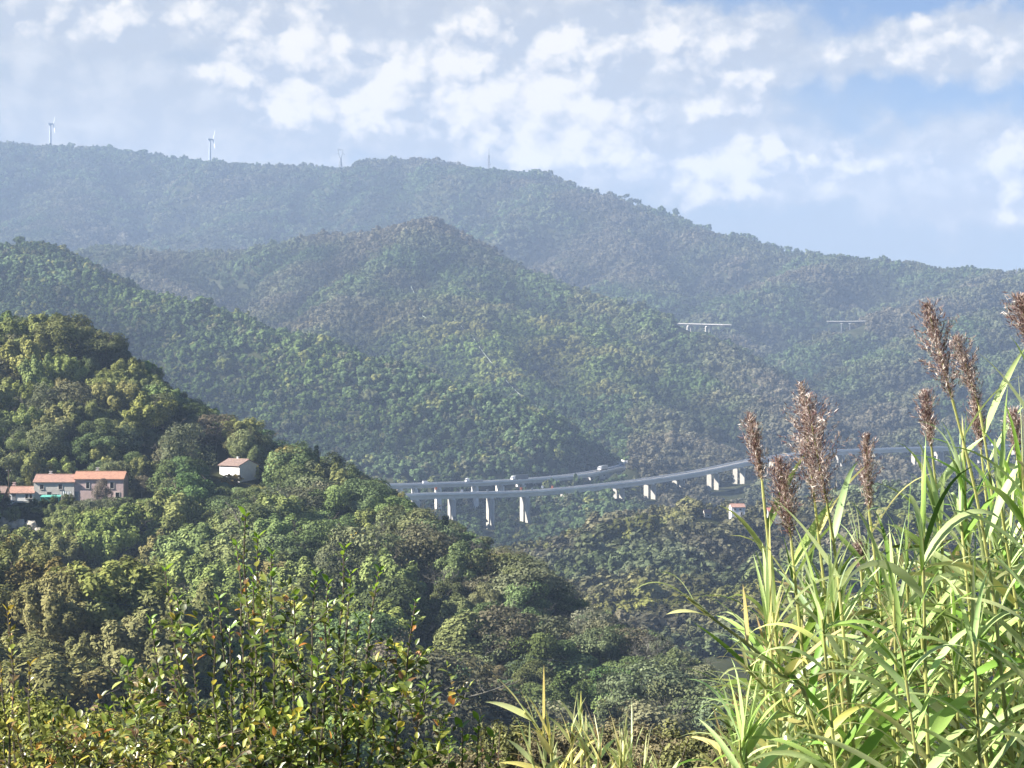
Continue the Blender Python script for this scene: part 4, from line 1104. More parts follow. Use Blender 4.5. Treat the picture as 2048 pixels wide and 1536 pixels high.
# ------------------------------------------------------------------ cables across the near valley
def cable(pts, D, label):
    P = [pt(px, py, D + px * .02) for px, py in pts]
    mb = MB(); mb.tube(smooth_path(P, 3), .019, 5); o = mb.build('power_cable', M_CABLE); tag(o, label, 'cable', 'power cables across the near valley')
cable([(-500, 1110), (0, 1177), (303, 1217), (640, 1262), (945, 1300), (1250, 1338), (1700, 1392)], 150, 'uppermost thin power cable crossing the near valley')
cable([(-500, 1262), (0, 1311), (220, 1333), (560, 1370), (835, 1400), (1000, 1421), (1400, 1470)], 140, 'middle power cable crossing low before the brown trees')
cable([(-500, 1288), (0, 1334), (220, 1354), (560, 1388), (835, 1416), (1000, 1437), (1400, 1487)], 140, 'lowest power cable crossing before the brown trees')

# ------------------------------------------------------------------ foreground leaves
LT = np.array([(0, 0, 0), (-.32, .22, .06), (0, .25, -.02), (.32, .22, .06), (-.5, .5, .09), (0, .52, -.03), (.5, .5, .09), (-.34, .78, .05), (0, .8, -.04), (.34, .78, .05), (0, 1.04, -.1)])
LQ = np.array([(1, 4, 5, 2), (2, 5, 6, 3), (4, 7, 8, 5), (5, 8, 9, 6)]); LTRI = np.array([(0, 1, 2), (0, 2, 3), (7, 10, 8), (8, 10, 9)])
def leaves_mesh(name, base, direc, nrm, length, width, cols, m):
    n = len(base); T = unit(direc); Nn = unit(nrm - T * (nrm * T).sum(1, keepdims=True)); W = np.cross(T, Nn)
    V = base[:, None] + LT[None, :, 0:1] * width[:, None, None] * W[:, None] + LT[None, :, 1:2] * length[:, None, None] * T[:, None] + LT[None, :, 2:3] * length[:, None, None] * Nn[:, None]
    k = len(LT); off = (np.arange(n) * k)[:, None, None]
    c = np.concatenate([np.repeat(cols, k, 0), np.ones((n * k, 1))], 1)
    return np_mesh(name, V.reshape(-1, 3), [(LQ[None] + off).reshape(-1, 4), (LTRI[None] + off).reshape(-1, 3)], m, {'col': ('FLOAT_COLOR', c)})

PAL_BUSH = [((.10, .145, .034), .38), ((.19, .26, .055), .31), ((.34, .41, .09), .20), ((.50, .45, .07), .06), ((.48, .24, .06), .015), ((.24, .17, .08), .025)]
PAL_YEL = [((.14, .17, .04), .30), ((.28, .32, .08), .34), ((.50, .48, .10), .15), ((.50, .30, .08), .04), ((.26, .18, .09), .08)]
def pick(pal, n, rng):
    w = np.array([p[1] for p in pal]); k = rng.choice(len(pal), n, p=w / w.sum())
    return np.array([p[0] for p in pal])[k] * rng.uniform(.7, 1.35, (n, 1)) * rng.uniform(.92, 1.08, (n, 3))

def leafy_shrub(name, label, seed, root_px, D, shoots, leaf, pal, twig_n=14, depth=.35, fill=None, tip_col=(.20, .34, .04)):
    rng = np.random.default_rng(seed); r = random.Random(seed)
    b = pt(root_px[0], root_px[1], D); g = h1(b.x, D); e = empty(name, (b.x, D, g), 0, label, 'shrub')
    O = Vector((b.x, D, g)); stems = MB(); LB, LDr, LN, LL, LC = [], [], [], [], []
    def put(p, d, sz, tip=False, pal_=pal):
        LB.append(tuple(p)); LDr.append(tuple(d)); v = Vector((r.gauss(0, .5), r.gauss(0, .5), 1)); LN.append(tuple(v)); LL.append(sz * r.uniform(.45, 1.4))
        c = pick(pal_, 1, rng)[0] if not tip else np.array(tip_col) * r.uniform(.8, 1.25)
        LC.append(tuple(c))
    def twig(p, d, L, r0, lv):
        k = 5; q = p.copy(); dd = d.normalized(); pts = [q.copy()]
        for i in range(k):
            dd = (dd + Vector((r.gauss(0, .13), r.gauss(0, .13), r.gauss(.05, .08)))).normalized(); q = q + dd * L / k; pts.append(q.copy())
        stems.tube([x - O for x in pts], [r0 * (1 - .7 * i / k) for i in range(k + 1)], 4, False)
        nl = max(3, int(L / (leaf * .42)))
        for i in range(nl):
            t = (i + .5) / nl; j = min(int(t * k), k - 1); s = pts[j].lerp(pts[j + 1], t * k - j); ax = (pts[j + 1] - pts[j]).normalized()
            side = Vector((r.gauss(0, 1), r.gauss(0, 1), r.gauss(0, .6))); side = (side - ax * side.dot(ax)).normalized()
            put(s - O, (side * .8 + ax * .5 + Vector((0, 0, -.15))), leaf)
        put(q - O, dd, leaf * .8)
        if lv < 1:
            for i in range(r.randint(2, 4)):
                j = r.randint(1, k - 1); az = r.uniform(0, 6.28)
                twig(pts[j], dd * .6 + Vector((math.cos(az), math.sin(az), r.uniform(-.1, .6))) * .7, L * r.uniform(.4, .65), r0 * .6, lv + 1)
    for sx, sy, full in shoots:
        tip = pt(sx, sy, D + r.uniform(-depth, depth)); base = Vector((b.x + (tip.x - b.x) * r.uniform(.25, .55), D + r.uniform(-.15, .15), g - .05))
        mid = base.lerp(tip, .5) + Vector(((base.x - tip.x) * .12, r.uniform(-.06, .06), .08)); k = 16; pts = []
        for i in range(k + 1):
            t = i / k; p = base * (1 - t) ** 2 + mid * 2 * t * (1 - t) + tip * t * t
            pts.append(p + Vector((r.gauss(0, .006), r.gauss(0, .006), 0)))
        L = (tip - base).length
        stems.tube([p - O for p in pts], [.011 * (1 - .82 * i / k) + .0012 for i in range(k + 1)], 5, False)
        # leaves up the bare top of the shoot
        n = int(L * .55 / (leaf * .36))
        for i in range(n):
            t = .45 + .55 * (i + .5) / n; j = min(int(t * k), k - 1); s = pts[j].lerp(pts[j + 1], t * k - j); ax = (pts[j + 1] - pts[j]).normalized()
            az = i * 2.4 + r.uniform(-.5, .5); side = Vector((math.cos(az), math.sin(az), .15))
            put(s - O, side * .75 + ax * .65, leaf * (1.05 - .4 * max(0, t - .8) / .2), t > .965)
        put(pts[-1] - O, Vector((-.4, 0, .6)), leaf * .9, True); put(pts[-1] - O, Vector((.5, .2, .5)), leaf * .9, True)
        for i in range(int(twig_n * full)):
            t = r.uniform(.2, .78); j = min(int(t * k), k - 1); az = r.uniform(0, 6.28)
            twig(pts[j], Vector((math.cos(az), math.sin(az) * .8, r.uniform(.2, .9))), r.uniform(.12, .30) * (1.15 - t * .7), .0035, 0)
    if fill:
        for i in range(fill[0]):
            px, py = fill[1](r); p = pt(px, py, D + r.gauss(0, depth * .8)); az = r.uniform(0, 6.28)
            twig(p, Vector((math.cos(az), math.sin(az) * .7, r.uniform(.1, .9))), r.uniform(.14, .26), .003, 0)
    stems.build('stems', M_BARK, e)
    LLa = np.array(LL)
    me = leaves_mesh('foliage', np.array(LB), np.array(LDr), np.array(LN), LLa, LLa * rng.uniform(.48, .66, len(LLa)), np.array(LC), M_LEAF_FG)
    link_mesh('foliage', me, e); print(name, 'leaves', len(LB)); return e

def env(xs, ys):
    return lambda x: float(np.interp(x, xs, ys))
TOPB = env([190, 240, 330, 400, 470, 540, 620, 700, 760, 830, 880, 935], [1500, 1390, 1285, 1290, 1220, 1215, 1235, 1290, 1310, 1330, 1420, 1530])
def fillb(r):
    x = r.uniform(200, 925); t = TOPB(x); return x, t + 25 + (1600 - t) * (r.random() ** 1.1)
leafy_shrub('leafy_shrub', 'tall dark glossy-leaved shrub with upright shoots and some yellow leaves, front left', 5, (560, 1750), 9.0,
            [(488, 1032, .9), (332, 1142, .8), (688, 1100, .9), (628, 1152, .9), (757, 1142, .6), (832, 1205, .5), (440, 1200, .9), (545, 1108, .9), (478, 1090, .8), (515, 1075, .7), (700, 1150, .8), (655, 1165, .7), (352, 1200, .8), (420, 1225, .8), (590, 1190, .9), (300, 1240, .8), (250, 1330, .8),
             (380, 1270, 1), (505, 1150, 1), (660, 1210, 1), (720, 1240, 1), (800, 1300, 1), (850, 1370, 1), (890, 1440, .8), (460, 1260, 1), (575, 1290, 1), (350, 1340, 1), (220, 1420, .8), (640, 1330, 1), (760, 1350, 1)],
            0.042, PAL_BUSH, 9, .34, (90, fillb))
TOPY = env([-80, 0, 60, 120, 200, 260, 330, 420], [1450, 1465, 1475, 1495, 1500, 1510, 1525, 1550])
def filly(r):
    x = r.uniform(-90, 420); t = TOPY(x); return x, t + 10 + (1620 - t) * r.random()
leafy_shrub('leafy_shrub', 'low shrub of small yellow and rust leaves in the bottom left corner', 6, (110, 1760), 8.0,
            [(18, 1222, .15), (60, 1330, .3), (-20, 1425, .8), (100, 1450, .8), (150, 1470, .9), (205, 1485, .9), (260, 1500, .8), (310, 1515, .8), (40, 1465, 1), (0, 1330, .3), (-60, 1420, .8)],
            .034, PAL_YEL, 8, .3, (50, filly), (.40, .34, .05))
leafy_shrub('leafy_shrub', 'slim leafy sprout just right of the tall dark shrub', 8, (925, 1760), 9.4, [(955, 1440, .5), (925, 1455, .8), (985, 1475, .5), (900, 1480, .9)], .05, PAL_BUSH, 8, .15)
leafy_shrub('leafy_shrub', 'reddish-brown low shrub between the reed tufts at the bottom edge', 9, (1010, 1760), 10.5, [(960, 1470, .8), (1000, 1462, .8), (1040, 1475, .8), (1085, 1470, .8), (1330, 1480, .8), (1380, 1470, .8), (1290, 1490, .8), (1180, 1490, .8)],
            .034, [((.16, .12, .06), .5), ((.10, .11, .04), .3), ((.22, .12, .07), .2)], 12, .3, None, (.2, .2, .06))

# ------------------------------------------------------------------ giant reeds
PAL_REED = [((.47, .58, .27), .50), ((.34, .47, .15), .26), ((.16, .29, .05), .21), ((.58, .56, .22), .04), ((.50, .42, .22), .01)]
def reed_leaf_arrays(base, d0, length, width, droop, cols, rng, twist):
    """curved folded blades: nine stations, three vertices across"""
    n = len(base); S = 10; P = base.copy(); d = unit(d0); V = np.zeros((n, S, 3, 3))
    up = np.array([0, 0, 1.0])
    side = unit(np.cross(d, up + rng.normal(size=(n, 3)) * .25))
    for i in range(S):
        t = i / (S - 1); w = width * (min(1, .55 + 2.2 * t) * (1 - t ** 2.2) + .02)
        nn = np.cross(side, d)
        a = twist * t
        s2 = side * np.cos(a)[:, None] + nn * np.sin(a)[:, None]; n2 = np.cross(s2, d)
        V[:, i, 0] = P - s2 * w[:, None] * .5 + n2 * w[:, None] * .14; V[:, i, 1] = P; V[:, i, 2] = P + s2 * w[:, None] * .5 + n2 * w[:, None] * .14
        P = P + d * (length / (S - 1))[:, None]
        d = unit(d + np.array([0, 0, -1.0]) * (droop * (.35 + 1.5 * t))[:, None] / (S - 1) * 1.6)
    q = []
    for i in range(S - 1):
        for c in range(2): q.append((i * 3 + c, i * 3 + c + 1, (i + 1) * 3 + c + 1, (i + 1) * 3 + c))
    Q = np.array(q)[None] + (np.arange(n) * S * 3)[:, None, None]
    k = S * 3; cc = np.repeat(cols, k, 0); tt = np.tile(np.repeat(np.linspace(0, 1, S), 3), n)
    return V.reshape(-1, 3), Q.reshape(-1, 4), np.concatenate([cc, np.ones((n * k, 1))], 1)

def plume_mesh(p0, p1, wid, rng, light=.2, spread=.5):
    """branched panicle from p0 (foot) to p1 (tip): side branches hung with many spikelets"""
    ax = p1 - p0; L = np.linalg.norm(ax); ax = ax / L; C, U, W, S, K = [], [], [], [], []
    nb = 120
    for i in range(nb):
        t = (i / nb) ** 1.05 * .97; p = p0 + ax * L * t
        prof = np.interp(t, [0, .12, .35, .6, .85, 1], [.35, .85, 1, .8, .42, .08])
        az = i * 2.39996 + rng.normal() * .4
        e1 = unit(np.cross(ax, [0.3, 1, 0.1])); e2 = np.cross(ax, e1)
        rd = e1 * math.cos(az) + e2 * math.sin(az)
        dr = unit(ax * 1.0 + rd * spread * rng.uniform(.5, 1.5)); bl = wid * prof * rng.uniform(1.2, 2.7)
        m_ = max(5, int(bl / .0085)); q = p.copy()
        for k in range(m_):
            q = q + dr * bl / m_; dr = unit(dr + rng.normal(size=3) * .06 + np.array([0, 0, -.02]))
            for z in range(2):
                C.append(q + rng.normal(size=3) * .004); U.append(unit(dr + rng.normal(size=3) * .55)); W.append(rng.normal(size=3)); S.append(rng.uniform(.014, .026))
                r_ = rng.random(); K.append((.74, .66, .60) if r_ < light * (1 - .2 * k / m_) else (.17, .10, .098) if r_ < .45 + light * .4 else (.34, .26, .215))
    C, U, W, S, K = map(np.array, (C, U, W, S, K)); Wn = unit(W - U * (W * U).sum(1, keepdims=True))
    a = U * S[:, None]; b = Wn * (S * .075)[:, None]
    V = np.stack([C - a * .5, C + b, C + a * .6, C - b], 1).reshape(-1, 3)
    cc = np.concatenate([np.repeat(K * rng.uniform(.7, 1.3, (len(K), 1)), 4, 0), np.ones((len(K) * 4, 1))], 1)
    return V, np.arange(len(V)).reshape(-1, 4), cc

def reed(label, path_px, D, seed, plume=None, group=None, leaf_from=.3, leaf_n=15, leaf_len=.50, leaf_w=.05, plane=None, pal=PAL_REED, droop=1.0, up=.75, light=.2, spread=.5, top_leaf=1.0):
    """path_px: stem points from foot to top; plume: (foot px,py, tip px,py, half width px)"""
    rng = np.random.default_rng(seed); r = random.Random(seed)
    pts = [pt(px, py, D + r.gauss(0, .02)) for px, py in path_px]
    x0 = pts[0].x; g = h1(x0, D)
    d = pts[0] - pts[1]; foot = pts[0].copy()
    if pts[0].z > g:
        foot = Vector((pts[0].x + d.x / max(.05, abs(d.z)) * (pts[0].z - g) * .4, D + r.uniform(-.15, .15), g - .03)); pts = [foot] + pts
    e = empty('giant_reed', (foot.x, foot.y, g), 0, label, 'reed', group); O = Vector((foot.x, foot.y, g))
    P = smooth_path(pts, .06); n = len(P)
    mb = MB(); rs = [.0115 * (1 - .62 * i / n) * (1.22 if i % 4 == 0 else 1) for i in range(n)]
    mb.tube([p - O for p in P], rs, 7)
    me_stem = mb.build('stem', M_REEDSTEM, e)
    plane = r.uniform(-.6, .6) if plane is None else plane
    B, Dd, Ln, Wd = [], [], [], []
    for i in range(leaf_n):
        t = leaf_from + (1 - leaf_from) * (i + r.uniform(-.2, .2)) / leaf_n; t = min(max(t, 0), .995)
        f = t * (n - 1); j = min(int(f), n - 2); p = P[j].lerp(P[j + 1], f - j); ax = (P[j + 1] - P[j]).normalized()
        az = plane + (math.pi if i % 2 else 0) + r.gauss(0, .3); sd = Vector((math.cos(az), math.sin(az), 0))
        u = up + .55 * t * top_leaf
        B.append(tuple(p - O)); Dd.append(tuple(sd * 1.0 + ax * u * r.uniform(.8, 1.3))); sc = 1 if t < .8 else 1 - (t - .8) * 1.6
        Ln.append(leaf_len * r.uniform(.75, 1.2) * sc); Wd.append(leaf_w * r.uniform(.7, 1.2) * (.6 + .4 * sc))
    if not plume:
        for k in range(5):                      # rolled young leaves at the growing tip
            ax = (P[-1] - P[-3]).normalized(); B.append(tuple(P[-1] - O - ax * .03 * k)); Dd.append(tuple(ax + Vector((r.gauss(0, .22), r.gauss(0, .22), .2)))); Ln.append(leaf_len * r.uniform(.5, .95)); Wd.append(leaf_w * .45)
    B, Dd, Ln, Wd = map(np.array, (B, Dd, Ln, Wd)); cols = pick(pal, len(B), rng)
    old = (np.arange(len(B)) < len(B) * .3) & (rng.random(len(B)) < .3); cols[old] = pick([((.50, .42, .24), .6), ((.40, .30, .17), .4)], int(old.sum()), rng) if old.any() else cols[old]
    V, Q, cc = reed_leaf_arrays(B, Dd, Ln, Wd, droop * rng.uniform(.25, 1.25, len(B)), cols, rng, rng.normal(size=len(B)) * .7)
    link_mesh('foliage', np_mesh('foliage', V, [Q], M_REED, {'col': ('FLOAT_COLOR', cc)}, True), e)
    if plume:
        a = np.array(P[-1] - O); b = np.array(pt(plume[0], plume[1], P[-1].y + r.gauss(0, .02)) - O)
        V, Q, cc = plume_mesh(a, b, plume[2] * .85 / F * D, rng, light, spread)
        link_mesh('plume', np_mesh('plume', V, [Q], M_PLUME, {'col': ('FLOAT_COLOR', cc)}), e)
        mb = MB(); mb.tube([tuple(a), tuple(a * .5 + b * .5), tuple(b)], [.004, .003, .0012], 5); mb.build('plume_stalk', M_REEDSTEM, e)
    return e
M_REEDSTEM = plain('reed_stem', (.30, .31, .10), .5, var=.25, scale=9, spec=.5)

RP = [
    ('tallest reed, its dark plume above every other one', [(2040, 1700), (2008, 1400), (1985, 1180), (1950, 980), (1905, 800)], 7.8, (1853, 606, 42), .16, .5),
    ('reed with a thin faded plume right behind the tallest plume', [(2030, 1700), (2000, 1300), (1985, 1000), (1958, 812)], 8.6, (1912, 672, 32), .30, .5),
    ('reed with the broadest loose plume, open on its right side', [(1735, 1700), (1708, 1500), (1690, 1300), (1672, 1120), (1655, 1012)], 7.6, (1612, 790, 50), .22, .62),
    ('reed with tall sunlit plume overlapping the broadest plume', [(1720, 1700), (1685, 1480), (1655, 1230), (1630, 1010)], 7.9, (1602, 764, 34), .34, .45),
    ('reed with the small plume standing leftmost of all', [(1620, 1700), (1590, 1450), (1555, 1220), (1536, 1080), (1524, 962)], 8.2, (1500, 830, 27), .22, .42),
    ('reed with a drooping dark plume between the leftmost and broadest ones', [(1650, 1700), (1625, 1500), (1602, 1280), (1582, 1078)], 7.9, (1558, 916, 36), .12, .55),
    ('reed with brown plume over the viaduct, right of the broadest plume', [(1800, 1700), (1790, 1500), (1765, 1250), (1738, 1022)], 8.4, (1732, 868, 29), .26, .4),
    ('reed with purple plume under the tallest plume', [(1925, 1700), (1905, 1350), (1880, 1050), (1863, 895)], 9.2, (1850, 783, 27), .2, .45),
    ('reed with short plume below the thin faded plume', [(2010, 1700), (1998, 1350), (1980, 1080), (1962, 900)], 9.4, (1951, 800, 26), .2, .42),
    ('reed cut by the right edge with its dark plume highest there', [(2130, 1700), (2105, 1200), (2080, 850), (2062, 700)], 7.5, (2042, 596, 36), .12, .5),
    ('reed with pale short plume near the right edge', [(2080, 1700), (2060, 1300), (2045, 1050), (2034, 910)], 9.0, (2028, 826, 26), .34, .5),
    ('reed with the tiniest dark plume, deep inside the clump', [(1745, 1700), (1738, 1400), (1728, 1230), (1722, 1142)], 9.6, (1717, 1086, 15), .08, .45)]
for k, (lab, path, D, pl, li, sp) in enumerate(RP):
    reed(lab, path, D, 500 + k, pl, 'reeds with plumes', .34, 13, .44, .038, light=li, spread=sp, up=1.0, droop=.75)
TOPR = env([1430, 1480, 1540, 1600, 1700, 1800, 1880, 1960, 2050, 2200], [1420, 1300, 1160, 1100, 1110, 1050, 1000, 940, 850, 800])
LEAN = []
for k in range(74):
    x = 1470 + 740 * ((k * .61803) % 1); top = TOPR(x) + abs(RNG.gauss(0, 1)) * 210 + 20; top = min(top, 1480)
    LEAN.append((x, top, 7.2 + 3.2 * RNG.random()))
LEAN.sort()
for k, (x, top, D) in enumerate(LEAN):
    dx = RNG.uniform(8, 70); s = (1700 - top)
    path = [(x + dx * 1.3 * s / 500, 1700), (x + dx * .75 * s / 500, 1700 - s * .4), (x + dx * .3 * s / 500, 1700 - s * .75), (x, top)]
    reed(f'{"leftmost" if k == 0 else "rightmost" if k == 73 else ORD[k + 1] + " from left"} of the 74 leafy plumeless reeds in the right-hand clump', path, D, 700 + k, None, 'leafy reeds without plumes', .10, 23, .46, .042, droop=1.2, up=.65)
# reeds bending out over the left side of the clump
reed('reed leaning far left out of the clump with hanging yellow tips', [(1640, 1480), (1560, 1350), (1500, 1292), (1430, 1240), (1375, 1195)], 7.5, 801, None, None, .40, 14, .26, .032, plane=.15, droop=1.1, up=.6,
     pal=[((.56, .62, .30), .6), ((.62, .54, .16), .3), ((.50, .36, .16), .1)])
BL = [((1660, 1560), (1570, 1420), (1495, 1340)), ((1670, 1620), (1560, 1480), (1490, 1410)), ((1680, 1600), (1590, 1440), (1530, 1300)), ((1670, 1660), (1590, 1540), (1540, 1460)), ((1660, 1500), (1590, 1360), (1530, 1240))]
for k, p in enumerate(BL):
    reed(f'{["topmost", "second from top", "middle", "second from bottom", "lowest"][[3, 1, 2, 4, 0].index(k) if k in (0, 1, 2, 3, 4) else 0]} of the five yellowing reeds bending out on the clump\'s left flank', [*p], 7.6 + .2 * k, 820 + k, None, 'yellowing reeds bending left', .25, 13, .23, .026, plane=.2, droop=1.3, up=.5,
         pal=[((.54, .60, .30), .55), ((.58, .52, .18), .35), ((.46, .36, .18), .1)])
# low tufts at the bottom edge
TU = [([(1150, 1700), (1125, 1560), (1085, 1470), (1050, 1425)], 'reed shoot arching left at the bottom edge, leaves fanned at its tip'), ([(1180, 1700), (1178, 1560), (1172, 1480)], 'short upright reed tuft beside the arching shoot at the bottom edge'),
      ([(1225, 1700), (1215, 1580), (1200, 1520)], 'low spiky reed tuft second from right at the bottom edge'), ([(1285, 1700), (1270, 1590), (1262, 1515)], 'low spiky reed tuft farthest right at the bottom edge'), ([(1130, 1720), (1110, 1620), (1090, 1530)], 'small reed tuft below the arching shoot, cut by the bottom edge'),
      ([(1480, 1720), (1470, 1620), (1450, 1530)], 'low reed shoot in front of the clump at its left foot')]
for k, (p, lab) in enumerate(TU):
    reed(lab, p, 7.9 + .08 * k, 860 + k, None, None, .3, 22, .24 if k else .27, .032, plane=.1, droop=.6, up=.9, pal=[((.58, .66, .32), .6), ((.62, .58, .20), .32), ((.46, .36, .18), .08)])
MORE = [(1060, 1500, -45), (1100, 1478, -20), (1145, 1452, 8), (1162, 1440, -6), (1200, 1492, 15), (1240, 1505, -12), (1250, 1490, 18), (1290, 1530, 10), (1320, 1540, -15)]
for k, (x, y, dx) in enumerate(MORE):
    reed(f'{"leftmost" if k == 0 else "rightmost" if k == 8 else ORD[k + 1] + " from left"} of the nine small pale reed shoots at the bottom centre', [(x - dx, 1700), (x - dx * .5, 1600), (x, y)], 7.8 + .12 * (k % 4), 880 + k, None, 'small pale reed shoots at the bottom centre',
         .35, 16, .2, .026, plane=.1 + .1 * k, droop=.6, up=1.0, pal=[((.58, .66, .32), .6), ((.62, .58, .20), .32), ((.46, .36, .18), .08)])
# dead undergrowth inside the clump
rng = np.random.default_rng(77)
n = 1500; xs = rng.uniform(1480, 2220, n); ds = rng.uniform(8.2, 10.6, n); top = np.interp(xs, [1480, 1560, 1700, 2050, 2220], [1330, 1230, 1160, 1010, 980]); ys = top + (1700 - top) * rng.random(n) ** .8
B = np.array([pt(a, b, c) for a, b, c in zip(xs, ys, ds)])
V, Q, cc = reed_leaf_arrays(B, rng.normal(size=(n, 3)) * np.array([1, .8, .9]), rng.uniform(.1, .34, n), rng.uniform(.012, .034, n), rng.uniform(.2, 1.2, n),
                            pick([((.20, .24, .09), .5), ((.10, .15, .035), .3), ((.30, .24, .11), .2)], n, rng), rng, rng.normal(size=n) * .8)
o = link_mesh('reed_undergrowth', np_mesh('reed_undergrowth', V, [Q], M_REED, {'col': ('FLOAT_COLOR', cc)}, True))
tag(o, 'tangled short leaves and dry blades filling the reed clump', 'undergrowth', kind='stuff')

# ------------------------------------------------------------------ air
mb = MB(); zlo = float(TV[:, 2].min()) - 2; zhi = 575.0
mb.box((0, 3400, (zlo + zhi) / 2), (11000, 7400, zhi - zlo))
m, N, L = mat('haze_air'); pv = N.new('ShaderNodeVolumePrincipled'); pv.inputs['Density'].default_value = 1.2e-4
pv.inputs['Color'].default_value = (.50, .66, .95, 1); pv.inputs['Anisotropy'].default_value = .0
ou = N.new('ShaderNodeOutputMaterial'); L.new(pv.outputs['Volume'], ou.inputs['Volume'])
hz = mb.build('haze', m); tag(hz, 'thin blue haze filling the valley air', 'haze', kind='stuff'); m.cycles.homogeneous_volume = True if hasattr(m.cycles, 'homogeneous_volume') else None

# ------------------------------------------------------------------ sun, sky and clouds
SUN_AZ = math.radians(-102); SUN_EL = math.radians(33)
sd = Vector((math.sin(SUN_AZ) * math.cos(SUN_EL), math.cos(SUN_AZ) * math.cos(SUN_EL), math.sin(SUN_EL)))
ld = bpy.data.lights.new('sun', 'SUN'); ld.energy = 5.0; ld.angle = math.radians(.53); ld.color = (1, .93, .82)
lo = bpy.data.objects.new('sun', ld); COL.objects.link(lo); lo.rotation_euler = (-sd).to_track_quat('-Z', 'Y').to_euler()

w = bpy.data.worlds.new('World'); scene.world = w; w.use_nodes = True
N = w.node_tree.nodes; L = w.node_tree.links; N.clear()
sky = N.new('ShaderNodeTexSky'); sky.sky_type = 'NISHITA'; sky.sun_disc = False; sky.sun_elevation = SUN_EL; sky.sun_rotation = SUN_AZ
sky.air_density = 1.0; sky.dust_density = .2; sky.ozone_density = 3.0; sky.altitude = 1500
SKY_S = .05
def vm(op, a, b=None):
    n = N.new('ShaderNodeVectorMath'); n.operation = op
    for i, x in enumerate((a, b)):
        if x is None: continue
        if isinstance(x, tuple): n.inputs[i].default_value = x
        else: L.new(x, n.inputs[i])
    return n.outputs['Value'] if op in ('LENGTH', 'DISTANCE', 'DOT_PRODUCT') else n.outputs['Vector']
def mt(op, a, b=None, c=None, clamp=False):
    n = N.new('ShaderNodeMath'); n.operation = op; n.use_clamp = clamp
    for i, x in enumerate((a, b, c)):
        if x is None: continue
        if isinstance(x, (int, float)): n.inputs[i].default_value = x
        else: L.new(x, n.inputs[i])
    return n.outputs['Value']
tc = N.new('ShaderNodeTexCoord'); sx = N.new('ShaderNodeSeparateXYZ'); L.new(tc.outputs['Generated'], sx.inputs[0])
az = mt('ARCTAN2', sx.outputs['X'], sx.outputs['Y']); el = mt('ARCSINE', sx.outputs['Z'])
cb = N.new('ShaderNodeCombineXYZ'); L.new(az, cb.inputs['X']); L.new(el, cb.inputs['Y']); P0 = cb.outputs['Vector']     # azimuth, elevation in radians
def noise(vec, scale, detail, rough=.55, off=(0, 0, 0), dist=0):
    v = vm('ADD', vec, off); n = N.new('ShaderNodeTexNoise'); n.inputs['Scale'].default_value = scale; n.inputs['Detail'].default_value = detail
    n.inputs['Roughness'].default_value = rough; n.inputs['Distortion'].default_value = dist; L.new(v, n.inputs['Vector']); return n
wn = noise(P0, 14, 4); wv = vm('MULTIPLY', vm('SUBTRACT', wn.outputs['Color'], (.5, .5, .5)), (.055, .03, 0))
wn2 = noise(P0, 60, 5, .6); wv2 = vm('MULTIPLY', vm('SUBTRACT', wn2.outputs['Color'], (.5, .5, .5)), (.022, .017, 0))
PW = vm('ADD', vm('ADD', P0, wv), wv2)
def ang(px, py): v = pt(px, py, 1.0); return (math.atan2(v.x, v.y), math.asin(v.z / v.length), 0)
def field(blobs, P):
    """soft union of placed clouds: (px, py, half width px, half height px, weight)"""
    cur = None
    for px, py, a, b, wt in blobs:
        d = vm('LENGTH', vm('MULTIPLY', vm('SUBTRACT', P, ang(px, py)), (F / a, F / b, 0)))
        v = mt('MULTIPLY', mt('SUBTRACT', 1.0, d), wt)
        if cur is None: cur = v
        else:
            n = N.new('ShaderNodeMath'); n.operation = 'SMOOTH_MAX'; L.new(cur, n.inputs[0]); L.new(v, n.inputs[1]); n.inputs[2].default_value = .25; cur = n.outputs[0]
    return cur
def smooth(v, lo, hi):
    n = N.new('ShaderNodeMapRange'); n.interpolation_type = 'SMOOTHSTEP'; n.inputs['From Min'].default_value = lo; n.inputs['From Max'].default_value = hi; L.new(v, n.inputs['Value']); return n.outputs['Result']
VEIL = [(150, 180, 900, 330, 1), (700, 120, 800, 190, 1), (1250, 110, 420, 110, .9), (1900, 95, 260, 60, .9), (1500, 70, 150, 50, .5), (1350, 330, 420, 190, .8), (1900, 400, 420, 160, .9), (1500, 480, 900, 90, .7), (-900, 300, 700, 400, 1), (3000, 350, 600, 200, 1)]
BANK = [(560, 60, 220, 95, .9), (760, 110, 330, 130, 1), (1050, 120, 380, 150, 1), (1350, 95, 330, 90, .9), (1000, 240, 330, 130, .95), (680, 220, 190, 95, .9), (1180, 290, 240, 110, .9), (1440, 310, 190, 100, .8), (200, 40, 420, 90, .95), (1900, 95, 330, 60, .8),
        (1960, 350, 190, 110, .9), (1680, 335, 150, 50, .8), (1450, 225, 130, 50, .7), (300, 230, 520, 160, .45), (-500, 150, 500, 200, 1), (2700, 260, 500, 160, 1)]
